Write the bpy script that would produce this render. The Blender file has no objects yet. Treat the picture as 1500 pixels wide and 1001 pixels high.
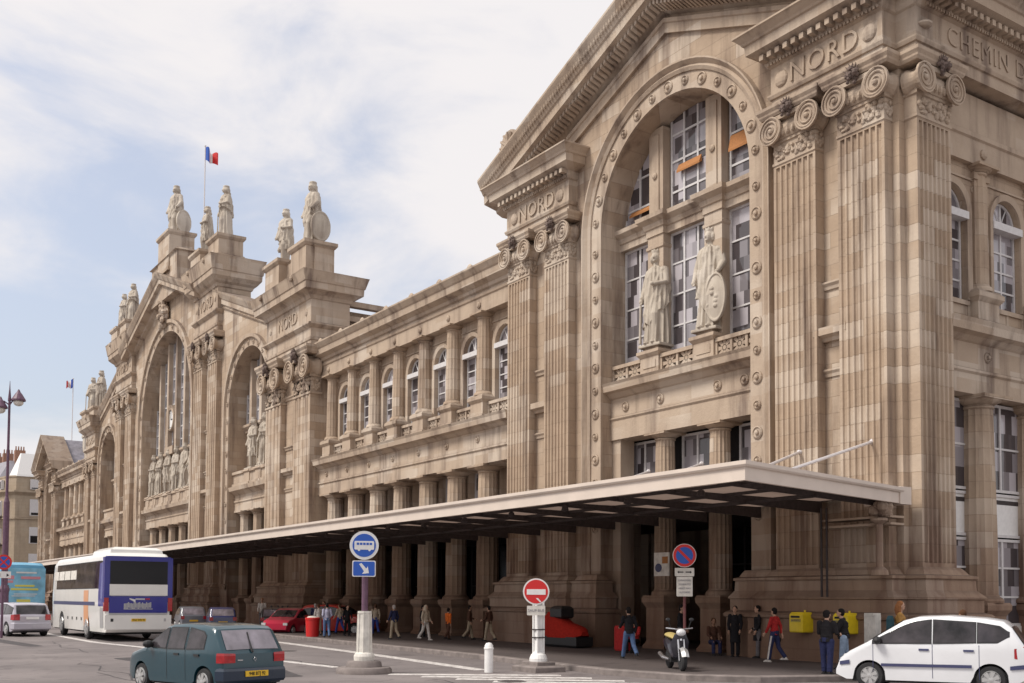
import bpy, bmesh, math, random
from mathutils import Vector, Matrix
R_ = math.radians
S = bpy.context.scene
COL = S.collection
# ------------------------------------------------------------------ camera
cam = bpy.data.cameras.new('camera'); camo = bpy.data.objects.new('camera', cam); COL.objects.link(camo)
YAW, PIT, ROLL, FPX, CYP = .587173, .047662, .005185, 1562.3, 802.8
_F = Vector((-math.cos(YAW)*math.cos(PIT), math.sin(YAW)*math.cos(PIT), math.sin(PIT)))
_R0 = Vector((math.sin(YAW), math.cos(YAW), 0)); _U0 = _R0.cross(_F)
_R = math.cos(ROLL)*_R0+math.sin(ROLL)*_U0; _U = -math.sin(ROLL)*_R0+math.cos(ROLL)*_U0
m = Matrix((_R, _U, -_F)).transposed().to_4x4(); m.translation = (0, 0, 2.0)
camo.matrix_world = m
cam.sensor_width = 36; cam.sensor_fit = 'HORIZONTAL'; cam.lens = 36*FPX/1500
cam.shift_y = (CYP-500.5)/1500; cam.clip_start = .1; cam.clip_end = 3000
S.camera = camo
S.render.resolution_x = 1024; S.render.resolution_y = 683
# ------------------------------------------------------------------ world, sun, exposure
W = bpy.data.worlds.new("World"); S.world = W; W.use_nodes = True
nt = W.node_tree; nt.nodes.clear(); N = nt.nodes.new; L = nt.links.new
SUN_EL, SUN_AZ = R_(52), R_(196)       # azimuth measured from +Y clockwise: the sun stands behind the camera's left shoulder
out = N('ShaderNodeOutputWorld')
sky = N('ShaderNodeTexSky'); sky.sky_type = 'NISHITA'; sky.sun_disc = False; sky.sun_elevation = SUN_EL; sky.sun_rotation = SUN_AZ
sky.air_density = 1.0; sky.dust_density = 4.0; sky.ozone_density = 2.0
bg1 = N('ShaderNodeBackground'); bg1.inputs['Strength'].default_value = .125; L(sky.outputs[0], bg1.inputs[0])
bg2 = N('ShaderNodeBackground'); bg2.inputs['Color'].default_value = (.86, .83, .835, 1); bg2.inputs['Strength'].default_value = .66
tc = N('ShaderNodeTexCoord'); mp = N('ShaderNodeMapping'); mp.inputs['Scale'].default_value = (1, 1, 2.2); L(tc.outputs['Generated'], mp.inputs[0])
nz = N('ShaderNodeTexNoise'); nz.inputs['Scale'].default_value = 4.2; nz.inputs['Detail'].default_value = 8; nz.inputs['Roughness'].default_value = .56
nz.inputs['Distortion'].default_value = .35; L(mp.outputs[0], nz.inputs['Vector'])
cur = nz.outputs['Fac']
def hole(d, lo, w):
    global cur
    dp = N('ShaderNodeVectorMath'); dp.operation = 'DOT_PRODUCT'; L(tc.outputs['Generated'], dp.inputs[0]); dp.inputs[1].default_value = Vector(d).normalized()
    mr = N('ShaderNodeMapRange'); mr.interpolation_type = 'SMOOTHSTEP'; L(dp.outputs['Value'], mr.inputs[0]); mr.inputs[1].default_value = lo; mr.inputs[2].default_value = 1; mr.inputs[3].default_value = 0; mr.inputs[4].default_value = w
    sb = N('ShaderNodeMath'); sb.operation = 'SUBTRACT'; L(cur, sb.inputs[0]); L(mr.outputs[0], sb.inputs[1]); cur = sb.outputs[0]
hole((-.942, .185, .285), .985, .30); hole((-.87, .40, .285), .988, .22); hole((-.972, .15, .2), .993, .10)
rp = N('ShaderNodeMapRange'); rp.interpolation_type = 'SMOOTHSTEP'; L(cur, rp.inputs[0]); rp.inputs[1].default_value = .18; rp.inputs[2].default_value = .50; rp.inputs[3].default_value = .38; rp.inputs[4].default_value = 1
mx = N('ShaderNodeMixShader'); L(rp.outputs[0], mx.inputs[0]); L(bg1.outputs[0], mx.inputs[1]); L(bg2.outputs[0], mx.inputs[2]); L(mx.outputs[0], out.inputs[0])
sl = bpy.data.lights.new('sun', 'SUN'); sl.energy = 2.1; sl.angle = R_(18); sl.color = (1, .94, .85)
so = bpy.data.objects.new('sun', sl); COL.objects.link(so)
sd = Vector((math.sin(SUN_AZ)*math.cos(SUN_EL), math.cos(SUN_AZ)*math.cos(SUN_EL), math.sin(SUN_EL)))
so.rotation_euler = sd.to_track_quat('Z', 'Y').to_euler()
S.view_settings.view_transform = 'Standard'; S.view_settings.look = 'None'; S.view_settings.exposure = 0.68; S.view_settings.gamma = 1
S.cycles.max_bounces = 6; S.cycles.diffuse_bounces = 3

# ------------------------------------------------------------------ materials
def newmat(name):
    m = bpy.data.materials.new(name); m.use_nodes = True; t = m.node_tree; b = t.nodes['Principled BSDF']; return m, t, b
def plain(name, col, rough=.5, metal=0, var=.0, scale=8, spec=.5, coat=0, emit=0, alpha=1):
    m, t, b = newmat(name)
    b.inputs['Base Color'].default_value = (*col, 1); b.inputs['Roughness'].default_value = rough; b.inputs['Metallic'].default_value = metal
    b.inputs['Specular IOR Level'].default_value = spec
    if coat: b.inputs['Coat Weight'].default_value = coat; b.inputs['Coat Roughness'].default_value = .08
    if var:
        tcn = t.nodes.new('ShaderNodeTexCoord'); n = t.nodes.new('ShaderNodeTexNoise'); n.inputs['Scale'].default_value = scale; n.inputs['Detail'].default_value = 6
        t.links.new(tcn.outputs['Object'], n.inputs['Vector'])
        r = t.nodes.new('ShaderNodeMapRange'); r.inputs[1].default_value = .3; r.inputs[2].default_value = .7; r.inputs[3].default_value = 1-var; r.inputs[4].default_value = 1+var
        t.links.new(n.outputs['Fac'], r.inputs[0])
        v = t.nodes.new('ShaderNodeVectorMath'); v.operation = 'SCALE'; v.inputs[0].default_value = col; t.links.new(r.outputs[0], v.inputs['Scale'])
        t.links.new(v.outputs[0], b.inputs['Base Color'])
        bp = t.nodes.new('ShaderNodeBump'); bp.inputs['Strength'].default_value = .15; bp.inputs['Distance'].default_value = .02
        t.links.new(n.outputs['Fac'], bp.inputs['Height']); t.links.new(bp.outputs[0], b.inputs['Normal'])
    return m
def stone(name, c1, c2, light, dark, bricks=True, patch=.5, stain=.5, bumpd=.03, bw=1.15, bh=.52):
    m, t, b = newmat(name); n = t.nodes.new; l = t.links.new
    g = n('ShaderNodeNewGeometry'); sp = n('ShaderNodeSeparateXYZ'); l(g.outputs['Position'], sp.inputs[0])
    ad = n('ShaderNodeMath'); ad.operation = 'ADD'; l(sp.outputs[0], ad.inputs[0]); l(sp.outputs[1], ad.inputs[1])
    cb = n('ShaderNodeCombineXYZ'); l(ad.outputs[0], cb.inputs[0]); l(sp.outputs[2], cb.inputs[1])
    br = n('ShaderNodeTexBrick'); l(cb.outputs[0], br.inputs['Vector']); br.inputs['Scale'].default_value = 1
    br.inputs['Brick Width'].default_value = bw; br.inputs['Row Height'].default_value = bh; br.inputs['Mortar Size'].default_value = .012 if bricks else 0
    br.inputs['Mortar Smooth'].default_value = .4; br.inputs['Color1'].default_value = (0, 0, 0, 1); br.inputs['Color2'].default_value = (1, 1, 1, 1); br.inputs['Mortar'].default_value = (.4, .4, .4, 1)
    br.inputs['Bias'].default_value = 0
    bf = n('ShaderNodeSeparateColor'); l(br.outputs['Color'], bf.inputs[0])
    # block-quantised noise -> pale replaced blocks in clusters
    n1 = n('ShaderNodeTexNoise'); n1.inputs['Scale'].default_value = .22; n1.inputs['Detail'].default_value = 3; l(g.outputs['Position'], n1.inputs['Vector'])
    a1 = n('ShaderNodeMath'); a1.operation = 'MULTIPLY_ADD'; l(bf.outputs[0], a1.inputs[0]); a1.inputs[1].default_value = .30; l(n1.outputs['Fac'], a1.inputs[2])
    r1 = n('ShaderNodeMapRange'); r1.interpolation_type = 'SMOOTHSTEP'; l(a1.outputs[0], r1.inputs[0]); r1.inputs[1].default_value = .62; r1.inputs[2].default_value = .84; r1.inputs[4].default_value = patch
    mA = n('ShaderNodeMix'); mA.data_type = 'RGBA'; mA.inputs[6].default_value = (*c1, 1); mA.inputs[7].default_value = (*c2, 1)
    n2 = n('ShaderNodeTexNoise'); n2.inputs['Scale'].default_value = 1.1; n2.inputs['Detail'].default_value = 8; n2.inputs['Roughness'].default_value = .65; l(g.outputs['Position'], n2.inputs['Vector'])
    a2 = n('ShaderNodeMath'); a2.operation = 'MULTIPLY_ADD'; l(bf.outputs[0], a2.inputs[0]); a2.inputs[1].default_value = .17 if bricks else .05; l(n2.outputs['Fac'], a2.inputs[2])
    r2 = n('ShaderNodeMapRange'); l(a2.outputs[0], r2.inputs[0]); r2.inputs[1].default_value = .4; r2.inputs[2].default_value = .9; l(r2.outputs[0], mA.inputs[0])
    mB = n('ShaderNodeMix'); mB.data_type = 'RGBA'; l(r1.outputs[0], mB.inputs[0]); l(mA.outputs[2], mB.inputs[6]); mB.inputs[7].default_value = (*light, 1)
    # grime: vertical run-off streaks and soot, in world space, with shapes of their own
    sc = n('ShaderNodeVectorMath'); sc.operation = 'MULTIPLY'; sc.inputs[1].default_value = (1.3, 1.3, .16); l(g.outputs['Position'], sc.inputs[0])
    n3 = n('ShaderNodeTexNoise'); n3.inputs['Scale'].default_value = 1; n3.inputs['Detail'].default_value = 7; n3.inputs['Roughness'].default_value = .6; l(sc.outputs[0], n3.inputs['Vector'])
    r3 = n('ShaderNodeMapRange'); r3.interpolation_type = 'SMOOTHSTEP'; l(n3.outputs['Fac'], r3.inputs[0]); r3.inputs[1].default_value = .46; r3.inputs[2].default_value = .74; r3.inputs[4].default_value = stain
    mC = n('ShaderNodeMix'); mC.data_type = 'RGBA'; l(r3.outputs[0], mC.inputs[0]); l(mB.outputs[2], mC.inputs[6]); mC.inputs[7].default_value = (*dark, 1)
    # street dirt on the lowest courses, deepened to paint in the canopy's shade
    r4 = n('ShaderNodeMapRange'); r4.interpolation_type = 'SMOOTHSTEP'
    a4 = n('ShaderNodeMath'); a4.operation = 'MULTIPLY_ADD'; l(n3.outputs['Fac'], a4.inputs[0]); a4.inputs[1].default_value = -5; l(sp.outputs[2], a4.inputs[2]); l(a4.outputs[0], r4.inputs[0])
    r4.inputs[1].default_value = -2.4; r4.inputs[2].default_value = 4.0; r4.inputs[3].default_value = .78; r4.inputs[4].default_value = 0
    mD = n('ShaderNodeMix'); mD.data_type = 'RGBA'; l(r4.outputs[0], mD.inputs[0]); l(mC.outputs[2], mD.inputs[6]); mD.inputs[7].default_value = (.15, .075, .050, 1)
    # soot and lichen on upward faces
    sn = n('ShaderNodeSeparateXYZ'); l(g.outputs['Normal'], sn.inputs[0])
    r5 = n('ShaderNodeMapRange'); l(sn.outputs[2], r5.inputs[0]); r5.inputs[1].default_value = .5; r5.inputs[2].default_value = .9; r5.inputs[4].default_value = .75
    mE = n('ShaderNodeMix'); mE.data_type = 'RGBA'; l(r5.outputs[0], mE.inputs[0]); l(mD.outputs[2], mE.inputs[6]); mE.inputs[7].default_value = (*[x*.7 for x in dark], 1)
    # mortar joints
    mo = n('ShaderNodeMix'); mo.data_type = 'RGBA'; mm = n('ShaderNodeMath'); mm.operation = 'MULTIPLY'; l(br.outputs['Fac'], mm.inputs[0]); mm.inputs[1].default_value = .2
    l(mm.outputs[0], mo.inputs[0]); l(mE.outputs[2], mo.inputs[6]); mo.inputs[7].default_value = (*[x*.6 for x in dark], 1)
    l(mo.outputs[2], b.inputs['Base Color']); b.inputs['Roughness'].default_value = .9; b.inputs['Specular IOR Level'].default_value = .25
    n4 = n('ShaderNodeTexNoise'); n4.inputs['Scale'].default_value = 9; n4.inputs['Detail'].default_value = 8; n4.inputs['Roughness'].default_value = .7; l(g.outputs['Position'], n4.inputs['Vector'])
    s4 = n('ShaderNodeMath'); s4.operation = 'MULTIPLY_ADD'; l(br.outputs['Fac'], s4.inputs[0]); s4.inputs[1].default_value = -.5; l(n4.outputs['Fac'], s4.inputs[2])
    bp = n('ShaderNodeBump'); bp.inputs['Strength'].default_value = .6; bp.inputs['Distance'].default_value = bumpd; l(s4.outputs[0], bp.inputs['Height']); l(bp.outputs[0], b.inputs['Normal'])
    return m
M = {}
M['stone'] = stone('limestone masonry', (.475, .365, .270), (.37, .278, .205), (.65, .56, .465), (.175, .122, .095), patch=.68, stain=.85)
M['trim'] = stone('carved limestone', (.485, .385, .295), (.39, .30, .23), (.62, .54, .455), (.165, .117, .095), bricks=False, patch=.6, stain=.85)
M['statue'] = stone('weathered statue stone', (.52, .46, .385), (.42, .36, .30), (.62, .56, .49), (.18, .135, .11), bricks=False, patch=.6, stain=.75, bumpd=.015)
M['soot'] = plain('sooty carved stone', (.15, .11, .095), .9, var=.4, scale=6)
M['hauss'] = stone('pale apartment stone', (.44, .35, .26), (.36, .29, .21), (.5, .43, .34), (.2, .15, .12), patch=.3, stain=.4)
def glassmat(name, dark, light, sc=1.0, rough=.06):
    m, t, b = newmat(name); n = t.nodes.new; l = t.links.new
    g = n('ShaderNodeNewGeometry'); sp = n('ShaderNodeSeparateXYZ'); l(g.outputs['Position'], sp.inputs[0])
    ad = n('ShaderNodeMath'); ad.operation = 'ADD'; l(sp.outputs[0], ad.inputs[0]); l(sp.outputs[1], ad.inputs[1])
    cb = n('ShaderNodeCombineXYZ'); l(ad.outputs[0], cb.inputs[0]); l(sp.outputs[2], cb.inputs[1])
    mp = n('ShaderNodeVectorMath'); mp.operation = 'MULTIPLY'; mp.inputs[1].default_value = (sc*1.4, sc*.9, 1); l(cb.outputs[0], mp.inputs[0])
    vo = n('ShaderNodeTexBrick'); vo.offset = .5; vo.inputs['Scale'].default_value = 1; vo.inputs['Brick Width'].default_value = .9; vo.inputs['Row Height'].default_value = .95; vo.inputs['Mortar Size'].default_value = 0
    vo.inputs['Color1'].default_value = (0, 0, 0, 1); vo.inputs['Color2'].default_value = (1, 1, 1, 1); l(mp.outputs[0], vo.inputs['Vector'])
    sc_ = n('ShaderNodeSeparateColor'); l(vo.outputs['Color'], sc_.inputs[0])
    r = n('ShaderNodeMapRange'); l(sc_.outputs[0], r.inputs[0]); r.inputs[1].default_value = .35; r.inputs[2].default_value = .85
    mx = n('ShaderNodeMix'); mx.data_type = 'RGBA'; l(r.outputs[0], mx.inputs[0]); mx.inputs[6].default_value = (*dark, 1); mx.inputs[7].default_value = (*light, 1)
    l(mx.outputs[2], b.inputs['Base Color']); b.inputs['Roughness'].default_value = rough; b.inputs['Specular IOR Level'].default_value = .8
    nz = n('ShaderNodeTexNoise'); nz.inputs['Scale'].default_value = 2.0; l(g.outputs['Position'], nz.inputs['Vector'])
    bp = n('ShaderNodeBump'); bp.inputs['Strength'].default_value = .05; bp.inputs['Distance'].default_value = .05; l(nz.outputs['Fac'], bp.inputs['Height']); l(bp.outputs[0], b.inputs['Normal'])
    return m
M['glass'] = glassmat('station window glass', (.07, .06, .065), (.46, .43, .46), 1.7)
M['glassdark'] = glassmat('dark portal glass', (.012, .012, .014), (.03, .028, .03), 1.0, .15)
M['frame'] = plain('white window paint', (.62, .60, .60), .5, var=.08)
M['blind'] = plain('orange blind cloth', (.40, .17, .055), .8, var=.15, scale=20)
M['canopy'] = plain('cream canopy paint', (.64, .55, .48), .6, var=.06, scale=1.5)
M['iron'] = plain('dark canopy iron', (.045, .035, .035), .7, var=.3)
M['canglass'] = plain('dirty canopy glass', (.36, .29, .26), .5, var=.3, scale=1)
_b = M['canglass'].node_tree; _t = _b.nodes.new('ShaderNodeBsdfTranslucent'); _t.inputs[0].default_value = (.24, .18, .15, 1); _x = _b.nodes.new('ShaderNodeMixShader'); _x.inputs[0].default_value = .5
_b.links.new(_b.nodes['Principled BSDF'].outputs[0], _x.inputs[1]); _b.links.new(_t.outputs[0], _x.inputs[2]); _b.links.new(_x.outputs[0], _b.nodes['Material Output'].inputs[0])
M['rod'] = plain('pale steel rod', (.66, .63, .64), .4, .1)
M['zinc'] = plain('grey zinc roof', (.27, .26, .29), .5, .2, var=.15, scale=1)
M['slate'] = plain('slate roof', (.19, .18, .21), .7, var=.25, scale=2)
M['brick'] = plain('red brick chimney', (.3, .16, .11), .9, var=.2)
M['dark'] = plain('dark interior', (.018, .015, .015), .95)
M['black'] = plain('black rubber', (.02, .02, .022), .8, var=.2)
M['blackp'] = plain('black plastic', (.02, .02, .022), .45)
M['chrome'] = plain('bright metal', (.6, .6, .62), .25, .9)
M['alu'] = plain('wheel trim silver', (.5, .5, .5), .35, .5)
M['yellow'] = plain('yellow letterbox paint', (.80, .60, .02), .4, var=.06)
M['white'] = plain('white paint', (.78, .77, .76), .5, var=.05)
M['dirtywhite'] = plain('dirty white paint', (.66, .63, .58), .7, var=.18, scale=5)
M['red'] = plain('red sign paint', (.62, .02, .02), .45)
M['blue'] = plain('blue sign paint', (.02, .10, .48), .45)
M['plum'] = plain('plum iron paint', (.12, .06, .10), .5, var=.2)
M['gold'] = plain('yellow number plate', (.80, .50, .03), .5)
M['skin'] = plain('skin', (.50, .30, .21), .6, var=.06)
M['skindark'] = plain('tanned skin', (.36, .20, .13), .6, var=.06)
def cloth(n, c): return plain(n, c, .9, var=.18, scale=14, spec=.2)

# ------------------------------------------------------------------ mesh helpers
def WF(x, y, z): return (x, y, z)
def FR(u, o, z): return (u, 26.5-o, z)
SX = -19.3
def SD(u, o, z): return (SX+o, u, z)
ORG = {}
class MB:
    def __init__(s, fr=WF): s.v = []; s.f = []; s.m = []; s.fr = fr; s.mi = 0
    def P(s, *p): s.v.append(s.fr(*p)); return len(s.v)-1
    def F(s, *i): s.f.append(i); s.m.append(s.mi)
    def quad(s, a, b, c, d): s.F(*[s.P(*p) for p in (a, b, c, d)])
    def box(s, u0, u1, o0, o1, z0, z1):
        i = [s.P(u, o, z) for z in (z0, z1) for o in (o0, o1) for u in (u0, u1)]
        for q in ((0, 1, 3, 2), (4, 6, 7, 5), (0, 4, 5, 1), (2, 3, 7, 6), (0, 2, 6, 4), (1, 5, 7, 3)): s.F(*[i[k] for k in q])
    def loft(s, rings, closed=True, cap=True):
        n = len(rings[0]); idx = [[s.P(*p) for p in r] for r in rings]
        for a, b in zip(idx, idx[1:]):
            for k in range(n if closed else n-1): s.F(a[k], a[(k+1) % n], b[(k+1) % n], b[k])
        if cap and closed: s.F(*idx[0][::-1]); s.F(*idx[-1])
        return idx
    def poly(s, outline, z0, z1):                       # outline in (u,o), extruded along z
        s.loft([[(u, o, z0) for u, o in outline], [(u, o, z1) for u, o in outline]])
    def slab(s, outline, o0, o1):                       # outline in (u,z), extruded along o
        s.loft([[(u, o0, z) for u, z in outline], [(u, o1, z) for u, z in outline]])
    def stack(s, outline, prof):                        # mitred offset stack: prof [(offset,z)]
        n = len(outline); ar = sum(outline[i][0]*outline[(i+1) % n][1]-outline[(i+1) % n][0]*outline[i][1] for i in range(n)); sg = 1 if ar > 0 else -1
        dirs = []
        for i in range(n):
            a, b, c = Vector(outline[i-1]), Vector(outline[i]), Vector(outline[(i+1) % n])
            e1, e2 = (b-a).normalized(), (c-b).normalized(); n1 = Vector((e1.y, -e1.x))*sg; n2 = Vector((e2.y, -e2.x))*sg
            k = 1+n1.dot(n2); dirs.append((n1+n2)/max(k, .15))
        s.loft([[(outline[i][0]+dirs[i].x*d, outline[i][1]+dirs[i].y*d, z) for i in range(n)] for d, z in prof])
    def rstack(s, u0, u1, o0, o1, prof): s.stack([(u0, o0), (u1, o0), (u1, o1), (u0, o1)], prof)
    def lathe(s, c, prof, n=16, ax=2, a0=0, flute=0):   # prof [(r,h)]
        rings = []
        for r, h in prof:
            ring = []
            for k in range(n):
                a = a0+2*math.pi*k/n; rr = r*(1-(flute if k % 2 else 0)); x, y = rr*math.cos(a), rr*math.sin(a)
                p = {2: (x, y, h), 1: (x, h, y), 0: (h, x, y)}[ax]; ring.append((c[0]+p[0], c[1]+p[1], c[2]+p[2]))
            rings.append(ring)
        s.loft(rings)
    def tube(s, pts, r, n=8, cap=True):
        pts = [Vector(p) for p in pts]; rs = r if isinstance(r, (list, tuple)) else [r]*len(pts); rings = []
        d0 = (pts[1]-pts[0]).normalized(); up = Vector((0, 0, 1)) if abs(d0.z) < .9 else Vector((1, 0, 0)); x = d0.cross(up).normalized()
        for i, p in enumerate(pts):
            d = (pts[min(i+1, len(pts)-1)]-pts[max(i-1, 0)]).normalized(); x = (x-d*x.dot(d)).normalized(); y = d.cross(x)
            rings.append([tuple(p+rs[i]*(math.cos(2*math.pi*k/n)*x+math.sin(2*math.pi*k/n)*y)) for k in range(n)])
        s.loft(rings, cap=cap)
    def ball(s, c, r, n=10, m=7):
        if not isinstance(r, (list, tuple)): r = (r, r, r)
        s.loft([[(c[0]+r[0]*math.sin(t)*math.cos(2*math.pi*k/n), c[1]+r[1]*math.sin(t)*math.sin(2*math.pi*k/n), c[2]-r[2]*math.cos(t)) for k in range(n)] for t in [math.pi*(i+.35)/(m-.3) for i in range(m)]])
    def arch(s, uc, zs, prof, zb, n=24, a0=0, a1=math.pi):   # prof: closed (r,o) cross-section swept round arch and down the jambs
        rings = []
        if zb is not None: rings.append([(uc-r, o, zb) for r, o in prof])
        for k in range(n+1):
            a = math.pi-(a0+(a1-a0)*k/n); rings.append([(uc+r*math.cos(a), o, zs+r*math.sin(a)) for r, o in prof])
        if zb is not None: rings.append([(uc+r, o, zb) for r, o in prof])
        s.loft(rings)
    def band(s, u0, u1, z0, z1, prof):                  # profile (o,dz) along a sloping line
        s.loft([[(u0, o, z0+h) for o, h in prof], [(u1, o, z1+h) for o, h in prof]])
    def archwall(s, u0, u1, z0, zt, uc, r, zs, zb, o, depth, n=20):
        ztf = zt if callable(zt) else (lambda u: zt)
        s.quad((u0, o, z0), (uc-r, o, z0), (uc-r, o, ztf(uc-r)), (u0, o, ztf(u0)))
        s.quad((uc+r, o, z0), (u1, o, z0), (u1, o, ztf(u1)), (uc+r, o, ztf(uc+r)))
        if zb > z0: s.quad((uc-r, o, z0), (uc+r, o, z0), (uc+r, o, zb), (uc-r, o, zb))
        pts = [(uc+r*math.cos(math.pi-math.pi*k/n), zs+r*math.sin(math.pi*k/n)) for k in range(n+1)]
        for a, b in zip(pts, pts[1:]): s.quad((a[0], o, a[1]), (b[0], o, b[1]), (b[0], o, ztf(b[0])), (a[0], o, ztf(a[0])))
        path = [(uc-r, zb)]+pts+[(uc+r, zb)]
        for a, b in zip(path, path[1:]): s.quad((a[0], o, a[1]), (b[0], o, b[1]), (b[0], o-depth, b[1]), (a[0], o-depth, a[1]))
        s.quad((uc-r, o, zb), (uc+r, o, zb), (uc+r, o-depth, zb), (uc-r, o-depth, zb))
    def mesh(s, name, mats, org=(0, 0, 0), smooth=False, ang=40):
        me = bpy.data.meshes.new(name); ox, oy, oz = org
        me.from_pydata([(x-ox, y-oy, z-oz) for x, y, z in s.v], [], s.f)
        for mt in (mats if isinstance(mats, (list, tuple)) else [mats]): me.materials.append(mt)
        me.polygons.foreach_set('material_index', s.m)
        bm = bmesh.new(); bm.from_mesh(me); bmesh.ops.recalc_face_normals(bm, faces=bm.faces)
        if smooth:
            for f in bm.faces: f.smooth = True
            for e in bm.edges:
                if len(e.link_faces) != 2 or e.calc_face_angle(0) > R_(ang): e.smooth = False
        bm.to_mesh(me); bm.free(); return me
    def build(s, name, mats, parent=None, smooth=False, ang=40, label=None, origin=None):
        org = ORG.get(parent.name, (0, 0, 0)) if parent else (origin or (0, 0, 0))
        me = s.mesh(name, mats, org, smooth, ang); o = bpy.data.objects.new(name, me); COL.objects.link(o)
        if parent: o.parent = parent
        else: o.location = org
        ORG[o.name] = org
        if label: o['label'] = label
        return o
def tag(o, label=None, cat=None, group=None, kind=None):
    for k, v in (('label', label), ('category', cat), ('group', group), ('kind', kind)):
        if v: o[k] = v
    return o
def empty(name, loc, label=None, cat=None, group=None, rz=0, local=False):
    o = bpy.data.objects.new(name, None); COL.objects.link(o); o.location = loc; o.rotation_euler = (0, 0, rz)
    ORG[o.name] = (0, 0, 0) if local else tuple(loc); o.empty_display_size = .3
    return tag(o, label, cat, group)
def inst(src, parent, mat, name=None):
    o = src.copy(); COL.objects.link(o); o.parent = parent; o.matrix_local = mat; ORG[o.name] = (0, 0, 0); return o
def copy_tree(o, parent=None):
    c = o.copy(); COL.objects.link(c); c.parent = parent; ORG[c.name] = ORG.get(o.name, (0, 0, 0))
    for ch in [x for x in ALLCH(o)]: copy_tree(ch, c)
    return c
def ALLCH(o): return [x for x in bpy.data.objects if x.parent == o]
def text(body, size, ext, mat, parent, world, name='lettering', xs=1.0, label=None, spacing=1.0):
    cu = bpy.data.curves.new('t', 'FONT'); cu.body = body; cu.size = size; cu.extrude = ext; cu.align_x = 'CENTER'; cu.align_y = 'CENTER'; cu.resolution_u = 3; cu.space_character = spacing
    tmp = bpy.data.objects.new('t', cu); COL.objects.link(tmp); bpy.context.view_layer.update()
    me = bpy.data.meshes.new_from_object(tmp.evaluated_get(bpy.context.evaluated_depsgraph_get())); bpy.data.objects.remove(tmp); bpy.data.curves.remove(cu)
    me.name = name; me.materials.clear(); me.materials.append(mat); me.transform(Matrix.Diagonal((xs, 1, 1, 1)))
    o = bpy.data.objects.new(name, me); COL.objects.link(o); o.parent = parent
    org = ORG.get(parent.name, (0, 0, 0)) if parent else (0, 0, 0); w = world.copy(); w.translation = w.translation-Vector(org)
    o.matrix_local = w; return o
def remesh_bake(mb, name, mats, voxel, parent=None, smooth_it=2, org=(0, 0, 0)):
    me = mb.mesh(name, mats, org); o = bpy.data.objects.new(name, me); COL.objects.link(o)
    md = o.modifiers.new('r', 'REMESH'); md.mode = 'VOXEL'; md.voxel_size = voxel; md.use_smooth_shade = True
    if smooth_it: sm = o.modifiers.new('s', 'SMOOTH'); sm.iterations = smooth_it; sm.factor = .4
    bpy.context.view_layer.update()
    me2 = bpy.data.meshes.new_from_object(o.evaluated_get(bpy.context.evaluated_depsgraph_get())); o.modifiers.clear(); o.data = me2; bpy.data.meshes.remove(me); me2.name = name
    for p in me2.polygons: p.use_smooth = True
    if parent: o.parent = parent
    ORG[o.name] = (0, 0, 0); return o

# ================================================================== GROUND
def asphalt(name, c1, c2, sc=3.0, patch=(.03, .028, .028)):
    m, t, b = newmat(name); n = t.nodes.new; l = t.links.new
    g = n('ShaderNodeNewGeometry')
    a = n('ShaderNodeTexNoise'); a.inputs['Scale'].default_value = 45; a.inputs['Detail'].default_value = 4; l(g.outputs['Position'], a.inputs['Vector'])
    q = n('ShaderNodeTexNoise'); q.inputs['Scale'].default_value = .35; q.inputs['Detail'].default_value = 6; l(g.outputs['Position'], q.inputs['Vector'])
    ad = n('ShaderNodeMath'); ad.operation = 'MULTIPLY_ADD'; l(a.outputs['Fac'], ad.inputs[0]); ad.inputs[1].default_value = .9; l(q.outputs['Fac'], ad.inputs[2])
    r = n('ShaderNodeMapRange'); l(ad.outputs[0], r.inputs[0]); r.inputs[1].default_value = .65; r.inputs[2].default_value = 1.25
    mx = n('ShaderNodeMix'); mx.data_type = 'RGBA'; l(r.outputs[0], mx.inputs[0]); mx.inputs[6].default_value = (*c1, 1); mx.inputs[7].default_value = (*c2, 1)
    v = n('ShaderNodeTexNoise'); v.inputs['Scale'].default_value = .9; v.inputs['Detail'].default_value = 3; v.inputs['Distortion'].default_value = 1.5; l(g.outputs['Position'], v.inputs['Vector'])
    r2 = n('ShaderNodeMapRange'); r2.interpolation_type = 'SMOOTHSTEP'; l(v.outputs['Fac'], r2.inputs[0]); r2.inputs[1].default_value = .56; r2.inputs[2].default_value = .7; r2.inputs[4].default_value = .55
    m2 = n('ShaderNodeMix'); m2.data_type = 'RGBA'; l(r2.outputs[0], m2.inputs[0]); l(mx.outputs[2], m2.inputs[6]); m2.inputs[7].default_value = (*patch, 1)
    l(m2.outputs[2], b.inputs['Base Color']); b.inputs['Roughness'].default_value = .85
    bp = n('ShaderNodeBump'); bp.inputs['Strength'].default_value = .5; bp.inputs['Distance'].default_value = .01; l(a.outputs['Fac'], bp.inputs['Height']); l(bp.outputs[0], b.inputs['Normal'])
    return m
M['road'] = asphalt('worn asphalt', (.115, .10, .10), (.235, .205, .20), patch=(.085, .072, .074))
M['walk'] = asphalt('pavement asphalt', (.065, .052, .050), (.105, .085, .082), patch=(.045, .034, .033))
M['kerb'] = plain('granite kerb', (.20, .17, .16), .85, var=.25, scale=4)
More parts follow.
